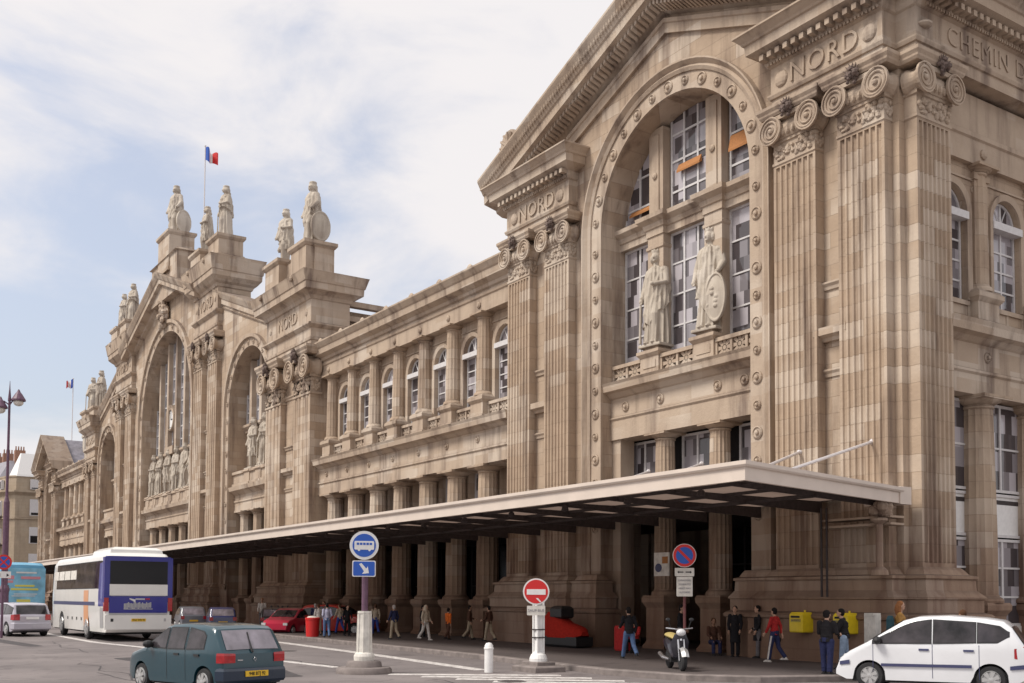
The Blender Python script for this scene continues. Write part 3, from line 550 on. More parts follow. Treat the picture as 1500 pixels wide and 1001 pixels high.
# ---------------------------------------------------------------- two-storey colonnade bays (wings and side street face)
def colonnade(fr, u0, u1, n, first, sp, og, zk=1.0, hi=True, balus=True, roof=True, backo=-1.45, side=False, order=1, lw=None, cof=.62):
    """first = centre of the first column, sp = spacing; og = outward shift of the beam face"""
    K = lambda z: z*zk
    us = [first+sp*i for i in range(n)]; lw = backo+og-.1 if lw is None else lw
    lo, hi_u = min(u0, u1), max(u0, u1)
    # beam + frieze + ledge
    g = MB(fr)
    g.band(lo, hi_u, 0, 0, [(-1.6+og, K(8.4)), (og-.02, K(8.4)), (og-.02, K(9.02)), (og+.05, K(9.08)), (og+.05, K(9.16)), (og-.03, K(9.2)), (og-.03, K(9.98)), (og+.05, K(10.02)), (og+.2, K(10.14)), (og+.42, K(10.2)), (og+.46, K(10.44)), (og+.52, K(10.56)), (-1.6+og, K(10.62))])
    for u in us: rosette(g, u, og-.02, K(9.62), .17)
    g.build('ledge', TRIM, ST)
    # upper wall with arched windows
    bz, wr = K(14.2), .78
    for i in range(n+1):
        a = us[i-1] if i else (us[0]-sp); b = us[i] if i < n else (us[-1]+sp)
        a2, b2 = max(min(a, b), lo), min(max(a, b), hi_u)
        if b2-a2 < .5: continue
        c = (a+b)/2
        g = MB(fr); ow = backo+og+.85
        if c-wr < lo+.05 or c+wr > hi_u-.05:
            g.quad((a2, ow, K(10.6)), (b2, ow, K(10.6)), (b2, ow, K(16)), (a2, ow, K(16))); g.build('wall', STN, ST); continue
        g.archwall(a2, b2, K(10.6), K(16.0), c, wr, bz, K(11.4), ow, .26, 12); g.build('wall', STN, ST)
        g = MB(fr); g.arch(c, bz, [(wr, ow), (wr, ow+.07), (wr+.2, ow+.1), (wr+.2, ow)], K(11.4), 14)
        if hi:
            for s_ in (-1, 1): rosette(g, c+s_*(wr+.42), ow, bz+.78, .14)
            for z in (15.25,): g.box(a2, b2, ow, ow+.05, K(z), K(z)+.07)
        g.build('window_surround', TRIM, ST)
        rowin(fr, c, bz, wr-.02, K(11.4), ow-.22, rows=4)
        if balus: balustrade(fr, max(c-abs(sp)/2+.62, lo), min(c+abs(sp)/2-.62, hi_u), og-.32, K(10.62), K(11.36), hi=hi)
    # columns
    for u in us:
        doric(fr, u, og-.38, K(11.72), K(15.75), .40, n=14 if hi else 8, fl=.075)
        g = MB(fr); g.rstack(u-.56, u+.56, og-1.0, og+.06, [(.08, K(10.6)), (.08, K(10.74)), (0, K(10.8)), (0, K(11.34)), (.04, K(11.38)), (.12, K(11.48)), (.12, K(11.62)), (0, K(11.74))]); g.build('column_pedestal', TRIM, ST)
        g = MB(fr)                                            # pilaster response on the wall
        g.box(u-.36, u+.36, backo+og+.7, backo+og+.95, K(11.4), K(15.6)); g.box(u-.42, u+.42, backo+og+.7, backo+og+1.0, K(15.3), K(15.5)); g.build('wall_pilaster', STN, ST)
        doric(fr, u, og-cof, 1.95, K(8.4), .54, n=14 if hi else 8, fl=.09, ped=(0, 1.95, .52), cap=.33)
        g = MB(fr); g.box(u-.34, u+.34, lw-.3, (og-1.1) if not side else lw+.22, 0 if side else 5.2, K(8.4)); g.build('wall_pilaster', STN, ST)
    # entablature of the upper order
    g = MB(fr)
    g.band(lo, hi_u, 0, 0, [(backo+og-.3, K(15.74)), (og-.06, K(15.74)), (og-.06, K(16.45)), (og, K(16.5)), (og+.03, K(16.62)), (og-.05, K(16.66)), (og-.05, K(16.74)), (og+.06, K(16.8)), (og+.10, K(16.95)), (og+.40, K(17.1)), (og+.44, K(17.42)), (og+.5, K(17.48)), (og+.66, K(17.72)), (og+.66, K(17.8)), (og-2.2, K(18.0))] if order else
        [(backo+og-.3, K(15.74)), (og-.06, K(15.74)), (og-.06, K(16.5)), (og, K(16.55)), (og, K(16.7)), (og-.06, K(16.75)), (og-.06, K(17.9)), (og-2.2, K(18.0))])
    for u in us: g.lathe((u, og-.06, K(16.12)), [(.16, 0), (.16, .05), (.08, .1), (.01, .1)], 10, ax=1)
    if order:
        for i in range(int((hi_u-lo)/2.95)):
            u = lo+1.4+i*2.95; g.lathe((u, og+.45, K(17.78)), [(.24, 0), (.26, .06), (.12, .16), (.01, .16)], 10, ax=1)
    g.build('entablature', TRIM, ST)
    # glazed wall of the lower storey behind the columns
    edges = [lo]+sorted(us)+[hi_u]
    for a, b in zip(edges, edges[1:]):
        if b-a < 1.2: continue
        pa = a+.32 if a != lo else a+.05; pb = b-.32 if b != hi_u else b-.05
        rectwin(fr, pa, pb, 5.5, K(8.4)-.05, lw, cols=2, rows=2)
        if side:
            rectwin(fr, pa, pb, 4.05, 5.45, lw, cols=1, rows=1, mat='white')
            rectwin(fr, pa, pb, 1.2, 4.0, lw, cols=2, rows=3); g = MB(fr); g.box(pa, pb, lw-.1, lw+.1, 0, 1.2); g.build('sill_wall', M['dirtywhite'], ST)
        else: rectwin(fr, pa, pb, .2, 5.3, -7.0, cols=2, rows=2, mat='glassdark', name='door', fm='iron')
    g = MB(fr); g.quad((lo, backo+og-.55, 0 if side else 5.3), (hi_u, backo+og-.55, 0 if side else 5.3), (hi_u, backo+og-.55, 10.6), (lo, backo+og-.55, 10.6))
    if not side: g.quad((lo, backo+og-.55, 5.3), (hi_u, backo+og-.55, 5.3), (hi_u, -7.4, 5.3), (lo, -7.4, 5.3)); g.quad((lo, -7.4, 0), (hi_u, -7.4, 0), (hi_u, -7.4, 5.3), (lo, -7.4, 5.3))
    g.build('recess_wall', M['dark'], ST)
# right wing between the end pavilion and the centre; far left wing; side street face
colonnade(FR, -62.3, -40.05, 7, -43.2, -2.94, -.22)
colonnade(FR, -143.0, -125.4, 5, -140.2, 2.7, -.22, zk=.985, hi=False)
colonnade(SD, 28.3, 58, 10, 30.75, 2.95, -.02, side=True, order=0, backo=-1.1, lw=-.62, cof=.40)
g = MB(); g.box(-21.0, -19.32, 26.45, 28.4, 0, 18.2); g.build('pier', STN, ST)
# street-side face of the corner pier and its lettering
pilaster(SD, 27.52, 1.62, -.6, .4, 2.98, 16.2, 7); capital('', 27.52, .4, 18.05, 1.70, ST, .96, 1, side=True)
ent_side = [o for o in bpy.data.objects if o.name.startswith('entablature') and o.parent == ST][1]
cx = SD(31.35, .43, 19.0); mt = Matrix.Translation((cx[0]-.02, cx[1], cx[2])) @ Matrix.Rotation(R_(90), 4, 'Z') @ Matrix.Rotation(R_(90), 4, 'X')
text('CHEMIN DE FER', .80, .05, TRIM, ent_side, mt, xs=.98, spacing=1.16)
g = MB(SD); g.ball((27.05, .42, 18.98), (.27, .27, .1), 10, 6); g.v = g.v; g.build('boss', TRIM, ent_side)
g = MB(SD); dentils(g, 27.0, 48, .45, .86, 19.66, 19.84, .17, .15); dentils(g, 27.0, 48, .45, .60, 19.51, 19.60, .07, .06); g.build('dentil_row', TRIM, ent_side)
g = MB(); g.box(-39, -21.0, 34.0, 58, 0, 19.9); g.build('back_wall', STN, ST); g = MB(); g.box(-63, -39.2, 34.0, 58, 0, 17.6); g.build('back_wall', STN, ST)
g = MB(); g.slab([(-64, 17.55), (-64, 17.75), (-39.5, 17.75), (-39.5, 17.55)], 27.9, 58); g.fr = WF; g.build('roof', M['zinc'], ST)

# ---------------------------------------------------------------- centre block
CX0 = -95.0
def pier(uc, w2, z0, arch_z, fr_top, corn_z, corn_top, pil_top, pw, letter, low=False, depth=-2.2, hi=True):
    fr = FR; a, b = uc-w2, uc+w2
    g = MB(fr); g.poly([(a+.05, depth), (a+.05, .0), (b-.05, 0), (b-.05, depth)], 0, corn_z-.05); g.build('pier', STN, ST)
    for s in (-1, 1):
        c = uc+s*(w2-pw/2-.02)
        pilaster(fr, c, pw, 0, .4, 2.98, pil_top, 4 if hi else 3, ft=.5)
        capital('', c, .4, arch_z, 1.70, ST, pw/1.70*1.02, pw/1.70*.98+.02, mask=hi)
    g = MB(fr); z = [10.05, 8.95, 11.7]
    for z, d in ((10.05, .34), (8.95, .12), (11.7, .16), (15.0, .16)): g.band(uc-(w2-pw), uc+(w2-pw), z, z, [(0, 0), (d*.4, 0), (d*.55, .1), (d, .18), (d, .42 if d > .2 else .24), (0, .5 if d > .2 else .28)]); g.build('string_course', TRIM, ST); g = MB(fr)
    g = MB(fr); g.stack([(a, depth), (a, .4), (b, .4), (b, depth)], sc_prof(BASEP, .9)); g.build('pier_base', STN, ST)
    H = fr_top-arch_z
    g = MB(fr); g.stack([(a+.03, depth), (a+.03, .4), (b-.03, .4), (b-.03, depth)], [(0, arch_z), (0, arch_z+H*.13), (.06, arch_z+H*.15), (.08, arch_z+H*.2), (0, arch_z+H*.22), (0, arch_z+H*.40), (.12, arch_z+H*.43), (.24, arch_z+H*.47), (.24, arch_z+H*.50), (.02, arch_z+H*.53),
        (.02, fr_top), (.12, fr_top+.05), (.2, fr_top+.25), (.4, fr_top+.4), (.68, corn_z), (.70, corn_z+.4), (.76, corn_z+.45), (.92, corn_top-.1), (.96, corn_top), (0, corn_top+.06)])
    for u in (uc-w2*.7, uc+w2*.7): g.ball((u, 1.34, corn_top-.2), (.2, .12, .22), 8, 5)
    e = g.build('entablature', TRIM, ST)
    cx = fr(uc, .43, arch_z+H*.76)
    text('NORD', H*.37, .05, TRIM, e, Matrix.Translation(cx) @ Matrix.Rotation(R_(90), 4, 'X'), xs=1.0)
    g = MB(fr); g.ball((uc-w2*.8, .43, arch_z+H*.76), (.2, .08, .24), 8, 5); g.ball((uc+w2*.8, .43, arch_z+H*.76), (.2, .08, .24), 8, 5); g.build('boss', TRIM, e)
    return e
pier(-65.9, 3.85, 0, 17.75, 20.75, 21.25, 22.35, 16.0, 2.7, 1)
pier(-83.3, 2.9, 0, 22.5, 26.0, 26.75, 28.3, 20.6, 2.1, 1)
pier(-109.2, 3.1, 0, 22.2, 25.4, 26.1, 27.6, 20.4, 2.2, 1, hi=False)
pier(-123.4, 2.3, 0, 16.8, 19.8, 20.5, 21.6, 15.2, 1.6, 1, hi=False)
def pedestal_top(uc, hw, z0, z1, o0=-1.4, o1=.55):
    g = MB(FR); g.rstack(uc-hw, uc+hw, o0, o1, [(.12, z0), (.12, z0+.3), (0, z0+.4), (0, z1-.4), (.06, z1-.36), (.18, z1-.2), (.18, z1), (0, z1+.02)]); return g.build('statue_pedestal', TRIM, ST)
for uc, hw, z0, z1 in ((-64.0, 1.25, 22.3, 24.75), (-68.6, 1.25, 22.3, 24.7), (-81.3, 1.25, 28.2, 30.1), (-85.9, 1.25, 28.2, 30.1), (-109.4, 1.2, 27.4, 29.5), (-113.0, 1.2, 27.4, 29.5), (-122.5, 1.1, 21.4, 22.8), (-126.5, 1.1, 21.4, 22.9)): pedestal_top(uc, hw, z0, z1)
g = MB(FR); g.rstack(-69.6, -62.6, -1.2, .0, [(0, 22.3), (0, 24.3), (.1, 24.4), (0, 24.45)]); g.build('parapet', TRIM, ST); g = MB(FR); g.rstack(-86.6, -80.4, -1.2, .0, [(0, 28.2), (0, 29.6), (.1, 29.65), (0, 29.7)]); g.build('parapet', TRIM, ST); g = MB(FR); g.rstack(-113.6, -108.4, -1.2, .0, [(0, 27.5), (0, 29.0), (0, 29.1)]); g.build('parapet', TRIM, ST)
GS = .345; GA = 29.6
gz = lambda u: GA-abs(u-CX0)*GS
def bigarch(u0, u1, uc, r, zs, zsill, o=0, ring=1.0, bays=5, hi=True, ledge_z=10.0):
    fr = FR
    g = MB(fr); g.archwall(u0, u1, 0, lambda u: gz(u)+.1, uc, r, zs, 0, o, 3.0, 28); g.build('wall', STN, ST)
    g = MB(fr); g.arch(uc, zs, [(r, o), (r, o+.12), (r+.55*ring, o+.12), (r+.6*ring, o+.3), (r+.85*ring, o+.3), (r+.85*ring, o)], 3.0, 32)
    for s in (-1, 1):
        for k in range(11): rosette(g, uc+s*(r+.28*ring), o+.12, zs-.8-k*1.25, .22)
    for k in range(13): a = math.pi*(k+.5)/13; rosette(g, uc+(r+.28*ring)*math.cos(a), o+.12, zs+(r+.28*ring)*math.sin(a), .22)
    g.build('archivolt', TRIM, ST)
    go = o-1.35; az = lambda u: zs+math.sqrt(max(r*r-(u-uc)**2, 0))
    g = MB(fr); p = MB(fr); n = 24; us = [uc-r+2*r*k/n for k in range(n+1)]
    p.loft([[(uc-r, go+d, zsill)]+[(u, go+d, max(az(u)-.02, zsill+.01)) for u in us]+[(uc+r, go+d, zsill)] for d in (-.02, .02)])
    step = 2*r/bays
    for k in range(1, bays): u = uc-r+k*step; g.box(u-.22, u+.22, go, go+.5, zsill, az(u)-.02)
    w = g.build('mullion_pier', TRIM, ST)
    g = MB(fr)
    for k in range(bays):
        a = uc-r+k*step+.22; b = a+step-.44
        for j in range(4): u = a+(b-a)*j/3; g.box(u-.05, u+.05, go+.02, go+.12, zsill, max(az(u)-.05, zsill+.1))
        z = zsill+1
        while z < zs+r-1:
            ok = [u for u in (a, (a+b)/2, b) if az(u) > z+.1]
            if len(ok) >= 2: g.box(ok[0], ok[-1], go+.02, go+.1, z-.05, z+.05)
            z += 1.15
    fo = g.build('window', M['frame'], ST); p.build('pane', M['glass'], fo)
    g = MB(fr); lo, hi_ = uc-r+.01, uc+r-.01
    g.band(lo, hi_, 0, 0, [(-1.6, zsill-.5), (-1.15, zsill-.5), (-1.15, zsill-.35), (-.95, zsill-.1), (-.95, zsill+.08), (-1.6, zsill+.1)])
    g.band(lo, hi_, 0, 0, [(-2.2, 8.4), (-.45, 8.4), (-.45, 9.0), (-.38, 9.1), (-.38, 9.2), (-.46, 9.25), (-.46, ledge_z-.5), (-.2, ledge_z-.3), (.0, ledge_z-.2), (.05, ledge_z+.1), (-3, ledge_z+.15)])
    g.band(lo, hi_, 0, 0, [(-3, ledge_z), (-1.35, ledge_z), (-1.35, zsill-.4), (-3, zsill-.4)])
    g.band(lo, hi_, 0, 0, [(-1.4, ledge_z+.1), (-.2, ledge_z+.1), (-.2, ledge_z+.35), (-.32, ledge_z+.4), (-.32, ledge_z+1.0), (-.2, ledge_z+1.05), (-.2, ledge_z+1.25), (-1.4, ledge_z+1.3)])
    g.build('ledge', TRIM, ST)
    nc = max(2, int(2*r/2.6))
    for k in range(nc): doric(fr, uc-r+2*r*(k+.5)/nc, -.9, 1.95, 8.4, .5, n=8, ped=(0, 1.95, .62), fl=.09)
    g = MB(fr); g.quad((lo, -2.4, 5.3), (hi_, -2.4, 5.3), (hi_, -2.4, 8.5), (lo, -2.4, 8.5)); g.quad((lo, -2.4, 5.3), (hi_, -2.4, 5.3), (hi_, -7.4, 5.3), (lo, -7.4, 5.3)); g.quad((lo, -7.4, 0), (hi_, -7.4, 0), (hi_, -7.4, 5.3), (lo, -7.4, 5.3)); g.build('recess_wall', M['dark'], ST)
    return az
bigarch(-80.6, -69.6, -74.2, 4.1, 16.05, 14.9, bays=4, ledge_z=10.1)
bigarch(-106.3, -86.1, -95.5, 7.6, 17.95, 15.1, bays=6, ring=1.2, ledge_z=10.0)
bigarch(-121.3, -112.2, -116.3, 3.3, 16.0, 14.5, bays=3, hi=False)
# clock in the middle of the great window
g = MB(FR); uc, z = -97.4, 18.1
g.lathe((uc, -1.25, z), [(1.05, 0), (1.05, .3), (.98, .36), (.9, .36), (.9, .22), (.01, .22)], 24, ax=1); g.arch(uc, z, [(1.05, -1.4), (1.05, -.95), (1.35, -.85), (1.35, -1.4)], 15.2, 12)
g.box(uc-1.3, uc+1.3, -1.4, -.8, 14.9, 15.6)
ck = g.build('clock_surround', TRIM, ST)
g = MB(FR); g.lathe((uc, -1.02, z), [(.88, 0), (.88, .02), (.01, .02)], 24, ax=1); cf = g.build('clock_face', M['white'], ck)
g = MB(FR); g.box(uc-.04, uc+.04, -.99, -.97, z, z+.65); g.box(uc-.03, uc+.45, -.99, -.972, z-.04, z+.04)
for k in range(12): a = k*math.pi/6; g.lathe((uc+.74*math.cos(a), -.995, z+.74*math.sin(a)), [(.05, 0), (.05, .02)], 6, ax=1)
g.build('clock_hands', M['black'], cf)
# keystone scroll group over the great arch
g = MB(FR); rr = random.Random(9)
for k in range(30): g.ball((-95.5+rr.uniform(-.7, .7), .25+rr.uniform(0, .35), 26.0+rr.uniform(0, 2.4)), (rr.uniform(.25, .5), rr.uniform(.2, .35), rr.uniform(.25, .5)), 7, 5)
g.build('keystone', TRIM, ST)
# gable cornice of the centre
g = MB(FR); GP = [(0, -.3), (.3, -.15), (.38, 0), (1.0, .12), (1.02, .5), (1.1, .56), (1.3, .95), (1.35, 1.1), (-2.6, 1.1), (-2.6, -.3)]
GP2 = [(o-.85 if o > .3 else o*.5, h) for o, h in GP]
for s, w in ((-1, 13), (1, 10.5)):
    g.band(CX0, CX0+s*w, gz(CX0), gz(CX0+s*w), GP); g.band(CX0+s*w, CX0+s*27.0, gz(CX0+s*w), gz(CX0+s*27.0), GP2)
g.build('pediment', TRIM, ST)
pedestal_top(-94.4, 1.7, 30.4, 34.0, -1.4, .8)
g = MB(FR); g.rstack(-98.4, -90.6, -1.2, .7, [(.0, 28.2), (0, 31.6), (.2, 31.7), (0, 31.9)]); g.build('statue_pedestal', TRIM, ST)
# nave body and roofs behind
g = MB(); g.slab([(-125, 0), (-125, 19), (-94.5, 28.8), (-70, 20.8), (-64, 20.9), (-64, 0)], 29.6, 75); g.build('back_wall', STN, ST)
g = MB(); 
for k, (zz, ww) in enumerate(((21.45, .5), (20.5, .36), (19.6, .3), (18.7, .26))): g.box(-63.9, -63.9+ww, 28.3, 62, zz-.35, zz)
g.box(-63.7, -63.2, 28.4, 62, 17.7, 19.0); g.build('roof_rail', M['trim'], ST)
g = MB(); g.tube([(-62.9, 28.6, 18.2), (-62.9, 60, 18.2)], .14, 8); g.build('roof_pipe', M['rod'], ST)
g = MB(); g.slab([(-125, 19.2), (-94.5, 29.2), (-64.4, 21.0), (-64.4, 20.7), (-94.5, 28.8), (-125, 18.9)], 29, 75); g.build('roof', M['zinc'], ST)
# slate roof, chimney behind the far pavilion
g = MB(); g.slab([(-154.5, 17.5), (-148.2, 21.9), (-142.3, 17.5)], 28.5, 44); g.box(-143, -128, 28.5, 36, 10, 17.3); g.build('roof', M['slate'], ST)
g = MB(); g.rstack(-146.5, -145.3, 30, 31, [(0, 17), (0, 22.6), (.12, 22.7), (.12, 23), (0, 23)]); g.rstack(-141.5, -140.5, 29.2, 30, [(0, 17), (0, 20.2), (.1, 20.3), (0, 20.5)]); g.build('chimney', M['statue'], ST)
# acroterion
g = MB(); g.fr = WF; g.lathe((-41.3, 27.2, 23.4), [(.75, 0), (.75, .2), (.62, .26), (.5, .12), (.1, .12), (.01, .3)], 18, ax=1)
for k in range(7): a = math.pi*k/6; g.tube([(-41.3, 27.15, 23.4), (-41.3+.62*math.cos(a), 27.1, 23.4+.62*math.sin(a))], [.1, .07], 5)
g.box(-41.95, -40.6, 27.1, 27.7, 20.4, 22.7); g.build('acroterion', TRIM, ST)

# ---------------------------------------------------------------- canopy over the pavement
cn = MB(); FX = -17.38
cn.loft([[(x, y, z) for x, y, z in ((-17.38, 18.0, 4.77), (-19.05, 26.0, 4.77), (-142, 26.0, 4.77), (-142, 18.0, 4.77))]][:1]*1+[[(-17.38, 18.0, 4.78), (-19.05, 26.0, 4.78), (-142, 26.0, 4.78), (-142, 18.0, 4.78)]]) if False else None
def fascia(p0, p1, g, ins=.28):
    d = (Vector(p1)-Vector(p0)).normalized(); n = Vector((d.y, -d.x))
    prof = [(0, 4.76), (0, 5.07), (.07, 5.09), (.09, 5.12), (.09, 5.20), (-.3, 5.22), (-.3, 5.02), (-.12, 5.0), (-.12, 4.76)]
    return prof, n
g = MB()
A, B, C = (-142.0, 18.0), (-17.38, 18.0), (-19.02, 25.95)
prof = [(0, 4.76), (0, 5.06), (.06, 5.08), (.09, 5.12), (.09, 5.21), (-.35, 5.23), (-.35, 5.0), (-.10, 4.98), (-.10, 4.76)]
e1 = Vector((1, 0)); e2 = (Vector(C)-Vector(B)).normalized(); n1 = Vector((0, -1)); n2 = Vector((e2.y, -e2.x)); mt_ = (n1+n2)/(1+n1.dot(n2))
g.loft([[(p[0]+n.x*o, p[1]+n.y*o, z) for o, z in prof] for p, n in ((A, n1), (B, mt_), (C, n2))])
g.box(-20.2, -18.95, 25.8, 26.3, 4.74, 5.24)
can = g.build('canopy', M['canopy'], ST)
g = MB(); g.box(-142.5, -19.9, 26.05, 33.6, 5.12, 5.26); g.build('canopy_roof', M['iron'], can)  # rear slab of the canopy roof, added to stop light leaking onto the columns
g = MB(); g.quad((A[0], 18.3, 5.06), (-17.62, 18.3, 5.06), (-19.3, 26.3, 5.06), (A[0], 26.3, 5.06)); g.build('canopy_roof', M['canglass'], can)
g = MB(); x = -19.45
while x > -141:
    y1 = 26.0
    g.loft([[(x-.05, 18.12, 4.96), (x+.05, 18.12, 4.96), (x+.05, 18.12, 5.03), (x-.05, 18.12, 5.03)], [(x-.05, y1, 4.68), (x+.05, y1, 4.68), (x+.05, y1, 5.03), (x-.05, y1, 5.03)]]); x -= 2.5
for y in (20.0, 21.9, 23.9): g.box(-141.5, -18.0-(y-18)*.22, y-.04, y+.04, 4.95, 5.035)
g.box(-141.5, -19.3, 22.7, 22.8, 4.78, 4.86)
for k in range(40): g.lathe((-20.5-k*3.0, 19.6, 0), [(.02, 4.9), (.09, 4.86), (.12, 4.74), (.01, 4.70)], 8)
g.build('canopy_ribs', M['iron'], can)
def rod(p, q, r=.045):
    g = MB(); g.tube([p, q], r, 6); g.ball(q, .09, 6, 5); g.build('tie_rod', M['rod'], can)
rod((-18.55, 20.4, 5.18), (-20.15, 26.15, 6.68)); rod((-20.3, 20.6, 5.18), (-22.9, 26.15, 6.68))
for x in (-28.0, -30.9): rod((x+.9, 21.5, 5.18), (x-.1, 26.9, 6.9))
for i in range(7): rod((-43.2-2.94*i+1.6, 22.5, 5.18), (-43.2-2.94*i+.4, 26.6, 6.5))
g = MB()                                                    # console and slender post carrying the canopy end
g.tube([(-19.25, 25.25, 2.9), (-19.25, 25.25, 4.2)], .10, 10); g.lathe((-19.25, 25.25, 0), [(.24, 2.72), (.22, 2.85), (.12, 2.95)], 12); g.lathe((-19.25, 25.25, 0), [(.1, 4.15), (.24, 4.25), (.24, 4.32)], 12)
rr = random.Random(2)
for k in range(14): g.ball((-19.25+rr.uniform(-.15, .15), 25.3+rr.uniform(-.15, .2), 4.4+rr.uniform(0, .35)), rr.uniform(.12, .2), 7, 5)
g.box(-21.4, -18.95, 25.35, 25.95, 4.14, 4.2); g.box(-21.4, -18.95, 25.35, 25.95, 4.34, 4.4)
g.build('canopy_console', M['trim'], can)
g = MB()
for x in (-21.35, -21.15): g.tube([(x, 25.3, 2.1), (x, 25.3, 4.75)], .035, 6)
g.build('drain_pipe', M['iron'], can)

# ================================================================== STATUES
def statue_mesh(seed, shield=0, short=False, crown=True, cape=1, face=0.0, vox=.028):
    """local: stands at origin facing -Y, about 3.7 tall"""
    rg = random.Random(seed); g = MB(); ph = rg.uniform(0, 6)
    def ring(z, rx, ry, cx, cy, amp, nf, tw=0, n=72):
        out = []
        for k in range(n):
            a = 2*math.pi*k/n; f = amp*(math.sin(nf*a+ph+tw)+.6*math.sin(nf*1.7*a+2*ph-tw*2)+.4*math.sin(5*a+z*3)); out.append((cx+(rx+f)*math.cos(a), cy+(ry+f)*math.sin(a), z+.0*math.sin(3*a)))
        return out
    g.rstack(-.5, .5, -.42, .42, [(.0, 0), (0, .10), (-.05, .12)])
    zb = .12 if not short else .9
    hs = [zb, zb+.25, 1.0, 1.5, 1.9, 2.15, 2.45, 2.75, 2.95, 3.05]
    rx = [.44, .42, .40, .38, .345, .34, .38, .42, .34, .18]; ry = [.36, .34, .32, .30, .27, .26, .28, .28, .22, .15]
    sway = rg.uniform(-.05, .05)
    g.loft([ring(h, rx[i], ry[i], sway*math.sin(h*1.5), 0, .062*(1-i/14), 12, .25*i) for i, h in enumerate(hs)])
    if short:
        for s in (-1, 1): g.tube([(s*.15, 0, .1), (s*.16, -.02, .55), (s*.15, 0, 1.1)], [.11, .15, .18], 10); g.ball((s*.16, -.12, .17), (.11, .2, .09))
    else:
        for s in (-1, 1): g.ball((s*.16, -.33, .16), (.10, .16, .07))
    # free leg pushing the drapery
    g.tube([(.13, -.12, 1.75), (.17, -.27, 1.2), (.15, -.22, .25)], [.17, .16, .12], 10)
    if cape:
        n = 72; rows = []
        for j in range(7):
            t = j/6; row = []
            for k in range(n):
                a = 2*math.pi*k/n; hem = 1.25+.45*math.sin(a+ph)+.12*math.sin(5*a) if cape == 1 else 1.75+.35*math.sin(a+ph); z = hem+(2.95-hem)*t
                w = (.50-.06*t-.12*t**4); f = .048*(1-t*.4)*(math.sin(9*a+7*t+ph)+.6*math.sin(17*a-5*t+2*ph)+.5*math.sin(4*a+19*t))
                row.append(((w+f)*math.cos(a), (w*.74+f)*math.sin(a), z+.03*math.sin(9*a)*(1-t)))
            rows.append(row)
        g.loft(rows)
    for s in (-1, 1): g.ball((s*.33, 0, 2.83), (.17, .17, .17))
    # arms
    if shield: g.tube([(.38, 0, 2.82), (.52, -.05, 2.35), (.50, -.28, 2.02)], [.13, .12, .085], 10); g.ball((.50, -.32, 1.98), (.09, .09, .08))
    else: g.tube([(.38, 0, 2.82), (.50, -.06, 2.35), (.20, -.36, 2.30)], [.13, .12, .085], 10); g.ball((.15, -.38, 2.32), .09)
    g.tube([(-.38, 0, 2.82), (-.52, -.04, 2.30), (-.50, -.22, 1.85)], [.13, .12, .08], 10); g.ball((-.50, -.26, 1.78), (.08, .08, .10))
    for k in range(3): g.tube([(-.5+k*.03, -.28, 1.76), (-.5+k*.03, -.31, 1.66)], .022, 5)
    if shield == 2:
        g.loft([[(.56+d, .12+r*.50*math.cos(a), 1.0+r*.86*math.sin(a)) for a in [2*math.pi*k/36 for k in range(36)]] for r, d in ((.95, -.10), (1.0, -.04), (1.0, .04), (.9, .06), (.85, .03), (.4, .10), (.05, .12))])
    elif shield:
        cx, cz = .46, 1.08; rr = .50; rows = []
        g.loft([[(cx+r*rr*.82*math.cos(a), -.36-d-.02*math.cos(a), cz+r*rr*1.7*math.sin(a)) for a in [2*math.pi*k/36 for k in range(36)]] for r, d in ((.96, -.08), (1.0, -.02), (1.0, .05), (.92, .06), (.88, .02), (.5, .07), (.05, .09))])
        for k in range(5): g.ball((cx+rg.uniform(-.12, .12), -.45, cz+.3-k*.15), (.09, .04, .08), 8, 5)
    elif not short: g.tube([(-.50, -.28, 1.95), (-.52, -.30, .2)], [.035, .05], 7)
    # neck, head, face, hair, mural crown
    g.tube([(0, .0, 2.92), (0, -.02, 3.2)], [.14, .11], 10)
    c, sn = math.cos(face), math.sin(face)
    H = lambda x, y, z: (x*c-y*sn, x*sn+y*c-.02, z)
    g.ball(H(0, -.02, 3.36), (.165, .19, .225), 16, 11); g.ball(H(0, -.2, 3.34), (.03, .05, .055), 8, 5); g.ball(H(0, -.18, 3.22), (.055, .035, .03), 8, 5)
    for s in (-1, 1): g.ball(H(s*.07, -.175, 3.385), (.03, .02, .02), 6, 4); g.ball(H(s*.155, .02, 3.33), (.07, .13, .17), 8, 6); g.tube([H(s*.15, .08, 3.3), H(s*.2, .1, 3.05), H(s*.2, .02, 2.86)], [.06, .05, .03], 6)
    g.ball(H(0, .1, 3.36), (.17, .15, .22), 10, 8); g.ball(H(0, .17, 3.14), (.12, .12, .16), 10, 8)
    if crown:
        p = H(0, .02, 0); g.lathe((p[0], p[1], 0), [(.16, 3.42), (.185, 3.45), (.17, 3.5), (.18, 3.62), (.05, 3.61)], 20)
        for k in range(8): a = k*math.pi/4+.2; g.box(p[0]+.15*math.cos(a)-.032, p[0]+.15*math.cos(a)+.032, p[1]+.15*math.sin(a)-.032, p[1]+.15*math.sin(a)+.032, 3.56, 3.67)
    o = remesh_bake(g, 'statue', M['statue'], vox, smooth_it=0); o.location = (0, 0, 0); return o
stat = [statue_mesh(1, 0, face=.25, vox=.017), statue_mesh(2, 1, face=-.2, vox=.017), statue_mesh(5, 0, short=True, vox=.035), statue_mesh(7, 2, crown=True, face=.3, vox=.035), statue_mesh(11, 0, vox=.035, cape=2)]
used = set()
def put_statue(k, x, y, z, h, rz, label, group):
    o = stat[k] if k not in used else stat[k].copy()
    if k in used: COL.objects.link(o)
    used.add(k); s = h/3.7; o.location = (x, y, z); w = s*(1.22 if z > 20 else 1.08); o.scale = (w, w, s); o.rotation_euler = (0, 0, rz); tag(o, label, 'statue', group); return o
